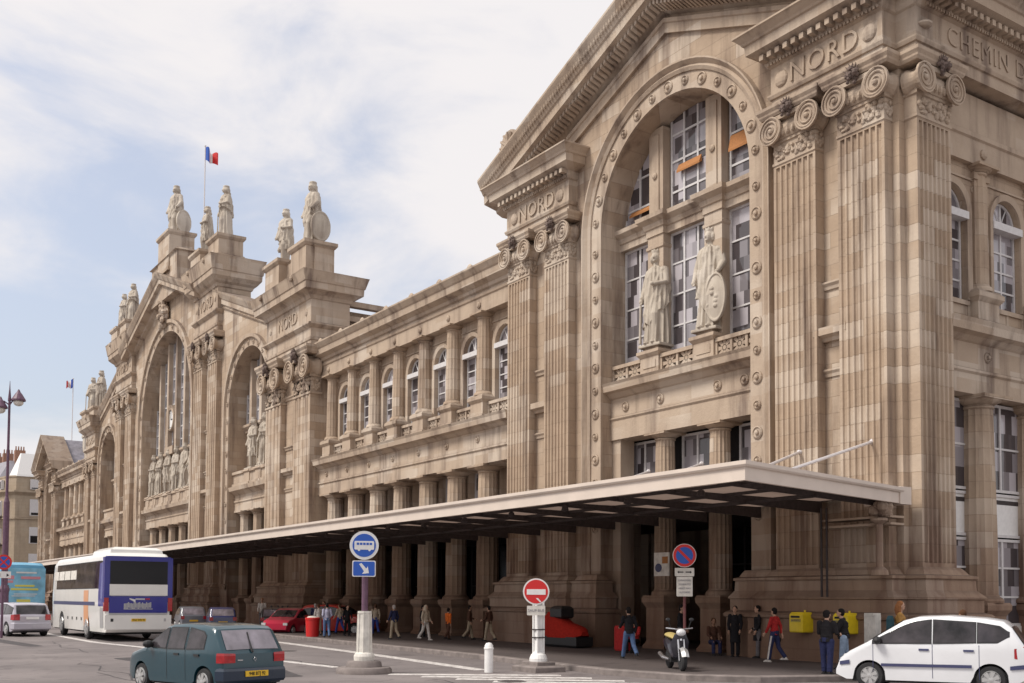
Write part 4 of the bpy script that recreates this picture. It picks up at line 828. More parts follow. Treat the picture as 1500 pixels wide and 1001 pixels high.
GF, GR, GN = 'crowned statues before the great window', 'crowned statues along the roof line', 'crowned statues in the central arches'
put_statue(0, -30.97, 27.32, 11.72, 3.9, R_(5), 'draped crowned statue with arms folded, left of the two before the tall arched window', GF)
put_statue(1, -28.02, 27.32, 11.72, 3.9, R_(8), 'draped crowned statue resting one hand on an oval shield before the tall arched window', GF)
put_statue(3, -64.0, 26.9, 24.75, 4.3, R_(5), 'roof statue with an oval shield, rightmost statue standing against the sky', GR)
put_statue(2, -68.6, 26.9, 24.7, 3.95, R_(15), 'roof statue in a short tunic with bare legs, just left of the rightmost roof statue', GR)
put_statue(4, -81.3, 26.9, 30.1, 4.3, R_(0), 'tall cloaked roof statue just right of the flag mast, upper of two', GR)
put_statue(2, -85.9, 26.9, 30.1, 4.05, R_(-20), 'low roof statue between the flag mast and the tall cloaked statue', GR)
put_statue(3, -94.6, 26.8, 34.0, 4.7, R_(20), 'topmost roof statue at the gable peak, with a round dark shield at its side', GR)
put_statue(4, -109.4, 26.9, 29.5, 4.0, R_(12), 'roof statue left of the gable peak, taller right one of its pair', GR)
put_statue(0, -113.0, 26.9, 29.5, 3.8, R_(0), 'roof statue left of the gable peak, lower left one of its pair', GR)
put_statue(0, -122.5, 26.9, 22.8, 4.2, R_(0), 'far roof statue at the low left end of the gable, right one of its pair', GR)
put_statue(4, -126.5, 26.9, 22.9, 4.0, R_(30), 'leftmost roof statue of all, at the low end of the gable', GR)
for i, x in enumerate((-75.2, -72.9)): put_statue((2, 4)[i], x, 27.25, 11.35, 3.9, R_(5), ('left statue of the pair in the smaller arch right of the great one', 'right statue of the pair in the smaller arch right of the great one')[i], GN)
nm = ['leftmost', 'second', 'third', 'fourth', 'fifth', 'sixth']
for i, x in enumerate((-102.1, -99.8, -97.4, -94.9, -92.3, -89.7)): put_statue((0, 4, 2, 0, 3, 1)[i], x, 27.35, 11.3, 4.1, R_(4*i-8), f'{nm[i]} statue from the left in the row under the clock window', GN)
for x in (-75.2, -72.9, -102.1, -99.8, -97.4, -94.9, -92.3, -89.7):
    g = MB(); g.rstack(x-.55, x+.55, 26.75, 27.8, [(.1, 10.1), (.1, 10.4), (0, 10.5), (0, 11.1), (.1, 11.2), (.08, 11.32)]); g.build('statue_pedestal', TRIM, ST)

# ================================================================== FLAGS, LAMP, FAR HOUSES
def flag(x, y, z0, z1, w, h, label, s=-1):
    t = empty('flag_mast', (x, y, z0), label, 'flag'); g = MB(); g.tube([(x, y, z0), (x, y, z1)], .06, 6); g.ball((x, y, z1), .1, 6, 4); g.build('mast', M['rod'], t)
    g = MB(); g.mi = 0; n = 12
    for k in range(n):
        a, b = k/n, (k+1)/n; g.mi = 0 if k < 4 else 1 if k < 8 else 2
        P = lambda u, v: (x+.25*w*math.sin(u*8), y+s*u*w, z1-.15-v*h*(1-.25*u)-u*h*.35+.12*math.sin(u*9+v*2))
        g.quad(P(a, 0), P(b, 0), P(b, 1), P(a, 1))
    g.build('flag_cloth', [M['blue'], M['white'], M['red']], t)
flag(-98.5, 30.5, 29, 44.6, 1.15, 1.3, 'tricolour flag on a thin mast above the gable peak', 1)
flag(-150.8, 29.5, 18, 31.2, .9, 1.1, 'small tricolour flag on a mast over the far left roof', -1)
# street lamp: two shaded lanterns on one tall plum column
LX, LY = -62.0, 8.95
t = empty('street_lamp', (LX, LY, 0), 'tall plum iron street lamp with two shaded lanterns at the left edge', 'street lamp')
g = MB(); g.lathe((LX, LY, 0), [(.32, 0), (.32, .5), (.24, .7), (.22, 2.2), (.26, 2.3), (.26, 2.4), (.16, 2.6), (.15, 7), (.12, 7.1), (.075, 7.3), (.06, 12.4), (.09, 12.45), (.03, 13.1), (.01, 13.5)], 12); g.build('pole', M['plum'], t)
for s in (-1, 1):
    g = MB(); g.tube([(LX, LY, 12.2), (LX+s*.1, LY+s*.25, 12.5+.1*s), (LX+s*.12, LY+s*.42, 12.35+.1*s)], .04, 6); g.build('arm', M['plum'], t)
    g = MB(); g.lathe((LX+s*.12, LY+s*.42, 12.1+.22*s), [(.03, .75), (.10, .6), (.18, .5), (.36, .2), (.36, .12), (.2, .14)], 14); sh = g.build('lamp_shade', M['plum'], t)
    g = MB(); g.ball((LX+s*.12, LY+s*.42, 12.14+.22*s), (.26, .26, .2), 12, 7); g.build('lamp_globe', M['dirtywhite'], sh)
# corner apartment block at the far left
hb = empty('apartment_building', (-192, 30, 0), 'distant cream corner apartment block with mansard roof at the left edge', 'building')
hx = -186.0; y0, y1 = 27.6, 33.5
g = MB(); g.poly([(hx-70, y1+8), (hx-70, y0-13.0), (hx-1.6, y0-.8), (hx, y0+.5), (hx, y1), (hx-6, y1+8)], 0, 18.3); g.build('wall', M['hauss'], hb)
def hstack(prof, name, mat): g = MB(); g.stack([(hx-70, y1+8), (hx-70, y0-13.0), (hx-1.6, y0-.8), (hx, y0+.5), (hx, y1), (hx-6, y1+8)], prof); g.build(name, mat, hb)
hstack([(0, 18.2), (.2, 18.4), (.6, 18.7), (.6, 19.0), (.1, 19.05)], 'cornice', M['hauss'])
hstack([(0, 14.3), (.2, 14.4), (.2, 14.6), (0, 14.7)], 'string_course', M['hauss']); hstack([(0, 5.0), (.2, 5.1), (.2, 5.3), (0, 5.4)], 'string_course', M['hauss'])
hstack([(-.2, 19.0), (-.3, 21.0), (-.2, 21.2), (-.2, 21.4)], 'attic', M['hauss'])
g = MB(); g.stack([(hx-5, y1), (hx-5, y0), (hx-1.4, y0-.4), (hx, y0+.6), (hx, y1)], [(-.1, 21.3), (-.2, 21.6), (-1.7, 25.2)]); g.build('roof', M['white'], hb)
g = MB(); g.stack([(hx-70, y1+8), (hx-70, y0-13.0), (hx-5.5, y0-1.3), (hx-5.5, y1)], [(-.1, 21.3), (-.2, 21.5), (-2.4, 24.6)]); g.build('roof', M['zinc'], hb)
for i in range(5):
    g = MB(); x = hx-8-i*5.5; yy = y0+2.2-i*1.0; g.box(x-.6, x+.6, yy-.8, yy+.8, 22.5, 26.4)
    for j in range(4): g.lathe((x, yy-.6+j*.4, 0), [(.13, 26.4), (.1, 27.1)], 6)
    g.build('chimney', M['brick'], hb)
for zf in (1.0, 6.2, 10.5, 15.0, 19.25):
    for yc in (y0+3.4,):
        hh = 1.5 if zf > 19 else 2.5; g = MB(); g.box(hx-.05, hx+.06, yc-.75, yc+.75, zf, zf+hh+.15); w = g.build('window', M['frame'], hb)
        g = MB(); g.box(hx+.03, hx+.075, yc-.55, yc+.55, zf+.1, zf+hh*(.5 if zf == 10.5 else .2)); g.build('pane', M['glassdark'], w)
    for k in range(4):
        xa = hx-3.4-k*3.6; ya = y0-.8-(-1.6-(xa-hx))*(12.2/68.4); hh = 1.5 if zf > 19 else 2.4
        g = MB(); g.box(xa-.7, xa+.7, ya-.12, ya+.3, zf, zf+hh); w = g.build('window', M['frame'], hb); g = MB(); g.box(xa-.5, xa+.5, ya-.15, ya+.2, zf+.15, zf+hh-.2); g.build('pane', M['glassdark'], w)
for zf in (6.0, 10.3, 14.8):
    g = MB(); g.box(hx-16, hx-2.2, y0-3.4, y0-.2, zf-.2, zf); 
    for k in range(50): g.box(hx-16+k*.28, hx-15.96+k*.28, y0-3.4, y0-3.36, zf, zf+.95)
    g.box(hx-16, hx-2.2, y0-3.42, y0-3.34, zf+.95, zf+1.02); g.build('balcony', M['iron'], hb)
# distant street front beyond, closing the vista
fb = empty('apartment_building', (-300, 10, 0), 'hazy row of distant grey houses closing the street behind the buses', 'building')
g = MB(); g.box(-330, -300, -60, 24, 0, 17); g.build('wall', M['hauss'], fb)
for k in range(26):
    for zf in (1.5, 5.5, 9.5, 13): g = MB(); g.box(-300.1, -299.9, -55+k*3.0, -53.8+k*3.0, zf, zf+2.1); g.build('window', M['glassdark'], fb) if (k*4) < 96 else None

# ================================================================== VEHICLES
def lerp(pts, x):
    if x <= pts[0][0]: return pts[0][1]
    for (a, p), (b, q) in zip(pts, pts[1:]):
        if x <= b: t = (x-a)/(b-a) if b > a else 1; return p+(q-p)*t
    return pts[-1][1]
M['cglass'] = plain('tinted car glass', (.035, .03, .034), .04, spec=.55, var=.9, scale=2.6)
M['cglasslight'] = plain('milky rear window', (.20, .18, .21), .08, spec=.9, var=.5, scale=2.2)
M['tail'] = plain('red lamp lens', (.38, .01, .015), .2, coat=.6, var=.2, scale=14)
M['lampclear'] = plain('clear lamp lens', (.7, .7, .72), .12, coat=.5)
def paint(n, c, rough=.28): return plain(n, c, rough, .0, coat=.7, var=.04, scale=2)
def vehicle(name, label, cat, x, y, heading, Ln, Wd, top, zb, wheels, wr, mat, belt, side, ends, tumble=.16, group=None, rc=.07, planp=5, plank=.14, low=None, lowz=0, scale=1, gmat='cglass', glow=.0):
    """top: [(x,z)] rear->front; side: list of side glass panels [(x0,x1,[(x,zlow)],[(x,zhigh)])]; ends: [(x0,x1,halfwidth fraction, material)]"""
    t = empty(name, (x, y, 0), label, cat, group, heading, local=True); t.scale = (scale,)*3
    top = sorted(top); x0, x1 = top[0][0], top[-1][0]; Hm = max(z for _, z in top)
    def arc(xx):
        z = lerp(zb, xx)
        for w in wheels:
            d = abs(xx-w)
            if d < wr*1.16: z = max(z, wr+math.sqrt((wr*1.16)**2-d*d))
        return z
    def hw(xx, z):
        b = Wd/2*(1-plank*abs(2*(xx-(x0+x1)/2)/(x1-x0))**planp)
        if z > belt: b *= 1-tumble*(z-belt)/(Hm-belt)
        else: b *= 1-.05*((belt-z)/belt)**2
        return b
    xs = set([p[0] for p in top]+[p[0] for p in zb])
    n = int((x1-x0)/.09)
    for i in range(n+1): xs.add(x0+(x1-x0)*i/n)
    for w in wheels:
        for k in range(-10, 11): xs.add(w+wr*1.16*math.sin(k*math.pi/20))
    xs = sorted(v for v in xs if x0 <= v <= x1); o = [xs[0]]
    for v in xs[1:]:
        if v-o[-1] > .012: o.append(v)
    xs = o
    def sect(xx):
        zt = lerp(top, xx); zl = min(arc(xx), zt-.05); r_ = min(rc, (zt-zl)*.45); P = []
        zs = [zl+(zt-r_-zl)*j/9 for j in range(10)]
        for z in zs: P.append((hw(xx, z), z))
        h = hw(xx, zt)
        for a in (30, 60, 90): P.append((h-r_+r_*math.cos(R_(a)), zt-r_+r_*math.sin(R_(a))))
        P += [(h*.5, zt+.012), (0, zt+.018)]
        return [(xx, a, b) for a, b in P]+[(xx, -a, b) for a, b in P[-2::-1]]
    g = MB(); g.loft([sect(v) for v in xs])
    if low is not None:                                       # lower body in a second colour
        for i, f in enumerate(g.f):
            if sum(g.v[k][2] for k in f)/len(f) < lowz: g.m[i] = 1
    body = g.build('body', [mat]+([low] if low else []), t, smooth=True, ang=28)
    def zoff(xx): return lerp(top, xx)
    def spanel(sy, a, b, lo, hi, m, d, nm, par, nx=14, nz=4):
        g = MB(); rows = []
        for i in range(nx+1):
            xx = a+(b-a)*i/nx; zl, zh = lerp(lo, xx), lerp(hi, xx); rows.append([(xx, sy*(hw(xx, zl+(zh-zl)*j/nz)+d), zl+(zh-zl)*j/nz) for j in range(nz+1)])
        g.loft(rows, closed=False); return g.build(nm, m, par)
    for sy in (-1, 1):
        for p in side:
            a, b, lo, hi = p[:4]; mm = p[4] if len(p) > 4 else gmat
            f = spanel(sy, a-.02, b+.02, [(q, z-.025) for q, z in lo], [(q, z+.025) for q, z in hi], M['blackp'], .004, 'window_frame' if mm in (gmat,) else 'trim', t)
            spanel(sy, a, b, lo, hi, M[mm], .008, 'window' if mm in (gmat,) else 'panel', t)
    for p in ends:
        a, b, k, mm, nm = p; g = MB(); rows = []
        for i in range(9):
            xx = a+(b-a)*i/8; zz = lerp(top, xx); sl = (lerp(top, xx+.02)-lerp(top, xx-.02))/.04; nn = Vector((-sl, 0, 1)).normalized()*.014
            rows.append([(xx+nn.x, hw(xx, zz)*k*j/6-(rc*.6*j/6), zz+nn.z+.012*(1-abs(j)/6)) for j in range(-6, 7)])
            rows[-1] = [(q[0], (1 if j >= 0 else -1)*abs(hw(xx, zz)*k*j/6), q[2]) for j, q in zip(range(-6, 7), rows[-1])]
        g.loft(rows, closed=False); g.build(nm, M[mm], t)
    for w in wheels:
        for sy in (-1, 1):
            yw = sy*(Wd/2-.13); g = MB(); g.lathe((w, yw, wr), [(wr*.62, -.1), (wr*.92, -.1), (wr, -.06), (wr, .06), (wr*.92, .1), (wr*.62, .1)], 26, ax=1); wh = g.build('wheel', M['black'], t, smooth=True)
            g = MB(); s_ = sy; g.lathe((w, yw+s_*.10, wr), [(wr*.66, 0), (wr*.62, s_*.03), (wr*.56, s_*.01), (wr*.54, s_*.002), (.01, s_*.002)], 22, ax=1)
            for k in range(7):
                a = 2*math.pi*k/7; c, sn = math.cos(a), math.sin(a); p, q = -sn*wr*.09, c*wr*.09; yy = yw+s_*.125
                g.loft([[(w+c*wr*.12+p, yy-.012, wr+sn*wr*.12+q), (w+c*wr*.12-p, yy-.012, wr+sn*wr*.12-q), (w+c*wr*.12-p, yy+.012, wr+sn*wr*.12-q), (w+c*wr*.12+p, yy+.012, wr+sn*wr*.12+q)], [(w+c*wr*.58+p*1.7, yy-.012, wr+sn*wr*.58+q*1.7), (w+c*wr*.58-p*1.7, yy-.012, wr+sn*wr*.58-q*1.7), (w+c*wr*.58-p*1.7, yy+.012, wr+sn*wr*.58-q*1.7), (w+c*wr*.58+p*1.7, yy+.012, wr+sn*wr*.58+q*1.7)]])
            g.lathe((w, yw+s_*.11, wr), [(wr*.2, 0), (wr*.18, s_*.03), (.01, s_*.035)], 12, ax=1); g.build('rim', M['alu'], wh)
    g = MB(); g.box(x0+.35, x1-.35, -Wd/2+.12, Wd/2-.12, min(z for _, z in zb)-.04, min(z for _, z in zb)+.25)
    for w in wheels: g.box(w-wr*1.1, w+wr*1.1, -Wd/2+.26, Wd/2-.26, wr*.7, wr*1.9)
    g.build('underbody', M['black'], t)
    return t, hw, spanel
def part(t, nm, mat, fn, smooth=False): g = MB(); fn(g); return g.build(nm, mat, t, smooth=smooth)
def platetext(t, body, size, pos, rot, mat, xs=1):
    m = Matrix.Translation(pos) @ rot; return text(body, size, .004, mat, t, m, xs=xs)
REAR = Matrix.Rotation(R_(-90), 4, 'Z') @ Matrix.Rotation(R_(90), 4, 'X')      # faces -x
LEFT = Matrix.Rotation(R_(180), 4, 'Z') @ Matrix.Rotation(R_(90), 4, 'X')
# --- dark teal hatchback, rear three-quarter
teal = paint('dark teal car paint', (.004, .042, .062)); navy = paint('bumper blue with painted sky reflection', (.006, .02, .045))  # navy bumper colour stands in for the sky reflected low on the car
top = [(-1.78, .50), (-1.76, .82), (-1.70, .90), (-1.42, 1.30), (-1.30, 1.355), (-1.0, 1.385), (-.3, 1.40), (.1, 1.375), (.28, 1.33), (.95, .91), (1.25, .84), (1.62, .76), (1.74, .66), (1.80, .45)]
zb = [(-1.78, .34), (-1.6, .22), (1.6, .2), (1.80, .32)]
t, hw, sp = vehicle('parked_car', 'dark teal five-door hatchback seen from behind with yellow number plate', 'car', -22.87, 7.28, R_(194.6), 3.58, 1.62, top, zb, (-1.19, 1.16), .275, teal, .88,
    [(-1.20, -.62, [(-1.2, .93), (-.62, .91)], [(-1.2, 1.16), (-1.12, 1.24), (-.62, 1.31)]), (-.52, .08, [(-.52, .91), (.08, .90)], [(-.52, 1.31), (.08, 1.30)]), (.16, .86, [(.16, .90), (.86, .92)], [(.16, 1.29), (.26, 1.27), (.86, .93)])],
    [(-1.70, -1.44, .84, 'cglasslight', 'rear_window'), (.32, .92, .86, 'cglass', 'windscreen')], scale=1.035)
t.name = 'hatchback_car'
for sy in (-1, 1):
    part(t, 'tail_lamp', M['tail'], lambda g: g.loft([[(-1.785+.0, sy*(.45), .66), (-1.79, sy*.45, .80), (-1.775, sy*.45, .84)], [(-1.79, sy*.70, .66), (-1.79, sy*.70, .80), (-1.775, sy*.70, .85)], [(-1.66, sy*.80, .66), (-1.66, sy*.80, .80), (-1.66, sy*.79, .85)]]))
    part(t, 'wing_mirror', M['blackp'], lambda g: (g.ball((.72, sy*.88, .96), (.08, .12, .08), 10, 7), g.tube([(.72, sy*.74, .92), (.72, sy*.86, .95)], .03, 6)))
    for xh in (-.25, -.98): part(t, 'door_handle', M['blackp'], lambda g: g.box(xh-.09, xh+.09, sy*.80-.025, sy*.80+.025, .77, .81))
    for xg in (-.57, .12): sp(sy, xg-.006, xg+.006, [(xg-.1, .28), (xg+.1, .28)], [(xg-.1, 1.3), (xg+.1, 1.3)], M['blackp'], .003, 'door_gap', t, 1, 10)
part(t, 'bumper', navy, lambda g: g.stack([(-1.62, -.80), (-1.62, .80), (-1.80, .72), (-1.84, .4), (-1.85, 0), (-1.84, -.4), (-1.80, -.72)], [(-.03, .27), (0, .32), (0, .50), (-.02, .55), (-.05, .56)]))
pl = part(t, 'number_plate', M['gold'], lambda g: g.box(-1.872, -1.85, -.26, .26, .39, .50)); platetext(pl, '948 BTJ 92', .10, (-1.876, 0, .442), REAR, M['black'], .85)
part(t, 'wiper', M['black'], lambda g: (g.tube([(-1.76, .05, .90), (-1.60, .02, 1.10), (-1.50, .0, 1.24)], .014, 5), g.tube([(-1.77, .05, .86), (-1.72, .05, .93)], .025, 6)))
part(t, 'badge', M['chrome'], lambda g: (g.box(-1.79, -1.775, .28, .40, .70, .72), g.tube([(-1.79, 0, .76), (-1.79, .03, .72), (-1.79, 0, .68), (-1.79, -.03, .72), (-1.79, 0, .76)], .006, 5)))
part(t, 'fuel_flap', teal, lambda g: g.box(-1.28, -1.12, -.806, -.796, .72, .84))
# --- white compact people carrier on the right
wp = paint('white car paint', (.74, .75, .78), .22); M['trimblue'] = plain('blue grey plastic trim', (.05, .055, .13), .5)
top = [(-1.92, .42), (-1.90, .78), (-1.86, .98), (-1.62, 1.36), (-1.45, 1.50), (-1.1, 1.555), (-.4, 1.60), (.2, 1.575), (.5, 1.49), (1.28, 1.0), (1.62, .82), (1.84, .66), (1.93, .42)]
zb = [(-1.92, .34), (-1.7, .22), (1.7, .2), (1.93, .3)]
WH = R_(-153)
t, hw, sp = vehicle('parked_car', 'white rounded people carrier with dark side rubbing strip at the right edge', 'car', -15.0, 21.55, WH, 3.85, 1.66, top, zb, (-1.22, 1.2), .29, wp, 1.0,
    [(-1.56, -.98, [(-1.56, 1.20), (-1.35, 1.07), (-.98, 1.06)], [(-1.56, 1.26), (-1.4, 1.38), (-.98, 1.45)]), (-.93, -.12, [(-.93, 1.06), (-.12, 1.03)], [(-.93, 1.455), (-.12, 1.50)]), (-.06, 1.12, [(-.06, 1.03), (1.12, 1.0)], [(-.06, 1.50), (.3, 1.44), (.6, 1.31), (1.12, 1.03)])],
    [(-1.86, -1.60, .86, 'cglass', 'rear_window'), (.52, 1.24, .88, 'cglass', 'windscreen')], tumble=.15, rc=.1, scale=1.045)
t.name = 'people_carrier'
for sy in (-1, 1):
    sp(sy, -.86, .95, [(-.86, .52), (.95, .50)], [(-.86, .585), (.95, .565)], M['trimblue'], .03, 'rubbing_strip', t)
    for a, b in ((-1.86, -1.58), (1.62, 1.84)): sp(sy, a, b, [(a, .53), (b, .50)], [(a, .62), (b, .58)], M['trimblue'], .02, 'bumper_trim', t)
    part(t, 'tail_lamp', M['tail'], lambda g: g.loft([[(-1.89, sy*.58, .72), (-1.89, sy*.58, .98), (-1.86, sy*.6, 1.0)], [(-1.84, sy*.72, .70), (-1.84, sy*.72, .98), (-1.82, sy*.70, 1.0)], [(-1.66, sy*.78, .74), (-1.66, sy*.78, .93), (-1.68, sy*.76, .96)]]))
    part(t, 'headlight', M['lampclear'], lambda g: g.loft([[(1.86, sy*.42, .58), (1.84, sy*.42, .70)], [(1.80, sy*.64, .58), (1.76, sy*.64, .74)], [(1.60, sy*.775, .62), (1.56, sy*.765, .78)]], closed=False))
    part(t, 'wing_mirror', M['blackp'], lambda g: (g.ball((1.02, sy*.92, 1.06), (.09, .12, .09), 10, 7), g.tube([(1.02, sy*.78, 1.02), (1.02, sy*.9, 1.05)], .03, 6)))
    for xh in (.08, -.80): part(t, 'door_handle', M['trimblue'], lambda g: g.box(xh-.10, xh+.10, sy*.825-.025, sy*.825+.025, .86, .90))
    for xg in (-.09, -1.0, 1.12): sp(sy, xg-.006, xg+.006, [(xg-.1, .28), (xg+.1, .28)], [(xg-.1, 1.0), (xg+.1, 1.0)], M['trimblue'], .003, 'door_gap', t, 1, 8)
pl = part(t, 'number_plate', M['gold'], lambda g: g.box(-1.925, -1.90, -.24, .24, .66, .76)); platetext(pl, '75', .09, (-1.93, -.15, .71), REAR, M['black'])
# --- silver estate, rear view, far left
sv = paint('silver car paint', (.42, .40, .46), .3)
top = [(-2.1, .5), (-2.08, .86), (-2.02, .95), (-1.80, 1.36), (-1.6, 1.42), (-.5, 1.45), (.1, 1.40), (.4, 1.30), (1.05, .94), (1.8, .80), (2.1, .62), (2.16, .4)]
t, hw, sp = vehicle('parked_car', 'silver estate car seen from behind at the far left beneath the painted bus', 'car', -59.7, 9.25, R_(188), 4.3, 1.7, top, [(-2.1, .34), (-1.8, .22), (1.8, .2), (2.16, .32)], (-1.3, 1.35), .3, sv, .92,
    [(-1.85, -1.05, [(-1.85, .98), (-1.05, .96)], [(-1.85, 1.22), (-1.05, 1.36)]), (-1.0, -.2, [(-1, .96), (-.2, .95)], [(-1, 1.36), (-.2, 1.37)]), (-.12, .9, [(-.12, .95), (.9, .95)], [(-.12, 1.36), (.3, 1.28), (.9, .98)])], [(-2.02, -1.82, .86, 'cglass', 'rear_window'), (.42, 1.02, .86, 'cglass', 'windscreen')], scale=1.16)
t.name = 'estate_car'
for sy in (-1, 1): part(t, 'tail_lamp', M['tail'], lambda g: g.loft([[(-2.11, sy*.52, .70), (-2.11, sy*.52, .95)], [(-2.09, sy*.76, .70), (-2.07, sy*.76, .95)], [(-1.9, sy*.84, .72), (-1.9, sy*.83, .93)]], closed=False))
part(t, 'bumper', sv, lambda g: g.stack([(-1.9, -.84), (-1.9, .84), (-2.15, .76), (-2.2, 0), (-2.15, -.76)], [(-.03, .3), (0, .34), (0, .56), (-.04, .6)]))
pl = part(t, 'number_plate', M['white'], lambda g: g.box(-2.125, -2.10, -.26, .26, .74, .84))
# --- coaches
def coach(label, x, y, heading, rearkind, scale=1.0, Ln=11.2):
    h = Ln/2; wtm = paint('coach white paint', (.78, .77, .74), .35); bl = paint('coach blue paint', (.012, .014, .24), .35); gb = plain('coach dark glass', (.010, .010, .012), .12, spec=.3)
    bodym = wtm if rearkind == 'blue' else paint('coach sky blue paint', (.16, .45, .68), .35)
    top = [(-h, .7), (-h+.01, 2.9), (-h+.08, 3.15), (-h+.3, 3.28), (h-1.0, 3.28), (h-.4, 3.15), (h-.12, 2.6), (h, 1.2), (h, .7)]
    zb = [(-h, .42), (-h+.1, .34), (h-.3, .3), (h, .4)]
    t, hw, sp = vehicle('coach', label, 'coach', x, y, heading, Ln, 2.45, top, zb, (-h+3.1, h-2.5), .48, bodym, 1.75,
        [(-h+.35, h-1.2, [(-h+.35, 1.98), (h-1.2, 1.98)], [(-h+.35, 2.98), (h-1.2, 2.98)])], [], tumble=.05, rc=.16, planp=14, plank=.05, scale=scale)
    hwz = 1.16
    B = lambda nm, mt, y0, y1, z0, z1, d=.02, **k: part(t, nm, mt, lambda g: g.box(-h-d, -h+.01, y0, y1, z0, z1))
    if rearkind == 'blue':
        part(t, 'corner_post', bl, lambda g: (g.box(-h-.012, -h+.3, -1.236, -1.0, 1.45, 3.12), g.box(-h-.012, -h+.3, 1.0, 1.236, 1.45, 3.12), g.box(-h-.014, -h+.3, -1.15, 1.15, 2.95, 3.16)))
        B('rear_window', gb, -1.04, 1.04, 2.12, 2.98, .03); B('panel', wtm, -1.05, 1.05, 1.70, 2.12, .025); pn = B('rear_sign', bl, -1.05, 1.05, 1.06, 1.68, .03); B('trim_strip', M['alu'], -1.05, 1.05, 1.0, 1.045, .035); B('bumper', wtm, -1.2, 1.2, .45, .98, .05)
        # white swoosh, small words-like strokes and a pale lettered block (illegible in the photograph)
        def sw(g):
            for k in range(6): g.box(-h-.045, -h-.03, .30-k*.035, .34-k*.035, 1.56-k*.02, 1.60-k*.008)
            for k in range(8): g.box(-h-.045, -h-.03, .09-k*.042, .115-k*.042, 1.545, 1.60)
        part(t, 'logo', M['white'], sw)
        part(t, 'logo', M['red'], lambda g: [g.box(-h-.046, -h-.03, -.27-k*.042, -.245-k*.042, 1.545, 1.60) for k in range(4)])
        rg = random.Random(4)
        part(t, 'lettering', M['alu'], lambda g: [g.box(-h-.045, -h-.03, .50-k*.05, .535-k*.05, 1.20+rg.uniform(0, .06), 1.40+rg.uniform(0, .07)) for k in range(20)]+[g.box(-h-.044, -h-.03, -.5, .54, 1.19, 1.22)])
        for sy in (-1, 1): part(t, 'tail_lamp', M['tail'], lambda g: g.box(-h-.02, -h+.14, min(sy*1.07, sy*1.235), max(sy*1.07, sy*1.235), 1.12, 1.62))
        pl = B('number_plate', M['gold'], -.26, .26, .74, .85, .062); platetext(pl, '9563 WD 93', .10, (-h-.066, 0, .795), REAR, M['black'], .85)
        part(t, 'fog_lamp', M['blackp'], lambda g: g.box(-h-.06, -h, .9, 1.0, .74, .85)); part(t, 'fog_lamp', M['alu'], lambda g: g.box(-h-.06, -h, -1.0, -.92, .74, .85))
        part(t, 'air_conditioner', wtm, lambda g: g.rstack(-h+.5, -h+3.3, -.85, .85, [(.12, 3.25), (.08, 3.42), (-.1, 3.52)]))
        org = plain('faded orange emblem', (.60, .30, .16), .5)
        for sy in (-1, 1):
            sp(sy, -h+2.75, -h+3.6, [(-h+2.6, .5), (-h+3.7, .5)], [(-h+2.6, 1.9), (-h+3.7, 1.9)], org, .006, 'side_emblem', t, 4, 6)
            sp(sy, -h+1.6, h-.6, [(-h, 1.32), (h, 1.32)], [(-h, 1.46), (h, 1.46)], M['trimblue'], .009, 'side_stripe', t)
            sp(sy, -h+.3, -h+.75, [(-h, .5), (-h+1, .5)], [(-h, 1.25), (-h+1, 1.25)], M['alu'], .009, 'engine_grille', t, 2, 4)
            sp(sy, -h+.28, -h+1.0, [(-h, 1.3), (-h+1, 1.3)], [(-h, 3.0), (-h+1, 2.9)], bl, .012, 'side_panel', t, 2, 6)
            for k in range(4): part(t, 'hatch_handle', M['blackp'], lambda g: g.box(-h+4.0+k*.9, -h+4.06+k*.9, sy*1.2-.03, sy*1.2+.03, .72, .84))
            for k in range(4): sp(sy, -h+5.2+k*1.25, -h+6.35+k*1.25, [(-h, 2.35), (h, 2.35)], [(-h, 2.72), (h, 2.72)], M['dirtywhite'], .014, 'curtain', t, 3, 2)
    else:
        B('rear_advert', plain('pale blue advert panel', (.25, .55, .75), .5, var=.25, scale=2), -1.12, 1.12, 1.10, 3.0, .03)
        def blob(nm, mt, items): part(t, nm, mt, lambda g: [g.box(-h-.045, -h-.03, a, b, c, d) for a, b, c, d in items])
        blob('advert_print', plain('advert yellow', (.75, .70, .15), .5), [(-.55, .45, 2.02, 2.12), (-.75, .65, 1.84, 1.94), (-.35, .35, 1.22, 1.36)])
        blob('advert_print', plain('advert pink', (.7, .3, .35), .5), [(-.85, .15, 2.42, 2.56), (.5, .9, 2.4, 2.6), (.55, 1.0, 2.22, 2.34)])
        blob('advert_print', M['white'], [(-.7, .5, 1.62, 1.66), (-.6, .6, 1.52, 1.56), (-.65, .4, 2.72, 2.80)])
        blob('advert_print', plain('advert green', (.08, .22, .2), .5), [(.75, 1.05, 1.6, 2.1), (.85, 1.1, 2.12, 2.2)])
        B('bumper', plain('coach red skirt', (.30, .02, .06), .5), -1.2, 1.2, .42, 1.06, .05)
        for sy in (-1, 1): part(t, 'tail_lamp', M['tail'], lambda g: g.box(-h-.03, -h+.14, min(sy*1.07, sy*1.235), max(sy*1.07, sy*1.235), .75, 1.04))
    return t
coach('white and blue touring coach seen from behind with dark rear window and orange number plate', -55.65, 12.7, R_(179.4), 'blue', 1.207, 10.6)
coach('sky blue city coach covered with a colourful rear advertisement behind the silver estate', -86.5, 11.0, R_(193), 'ad', 1.31)
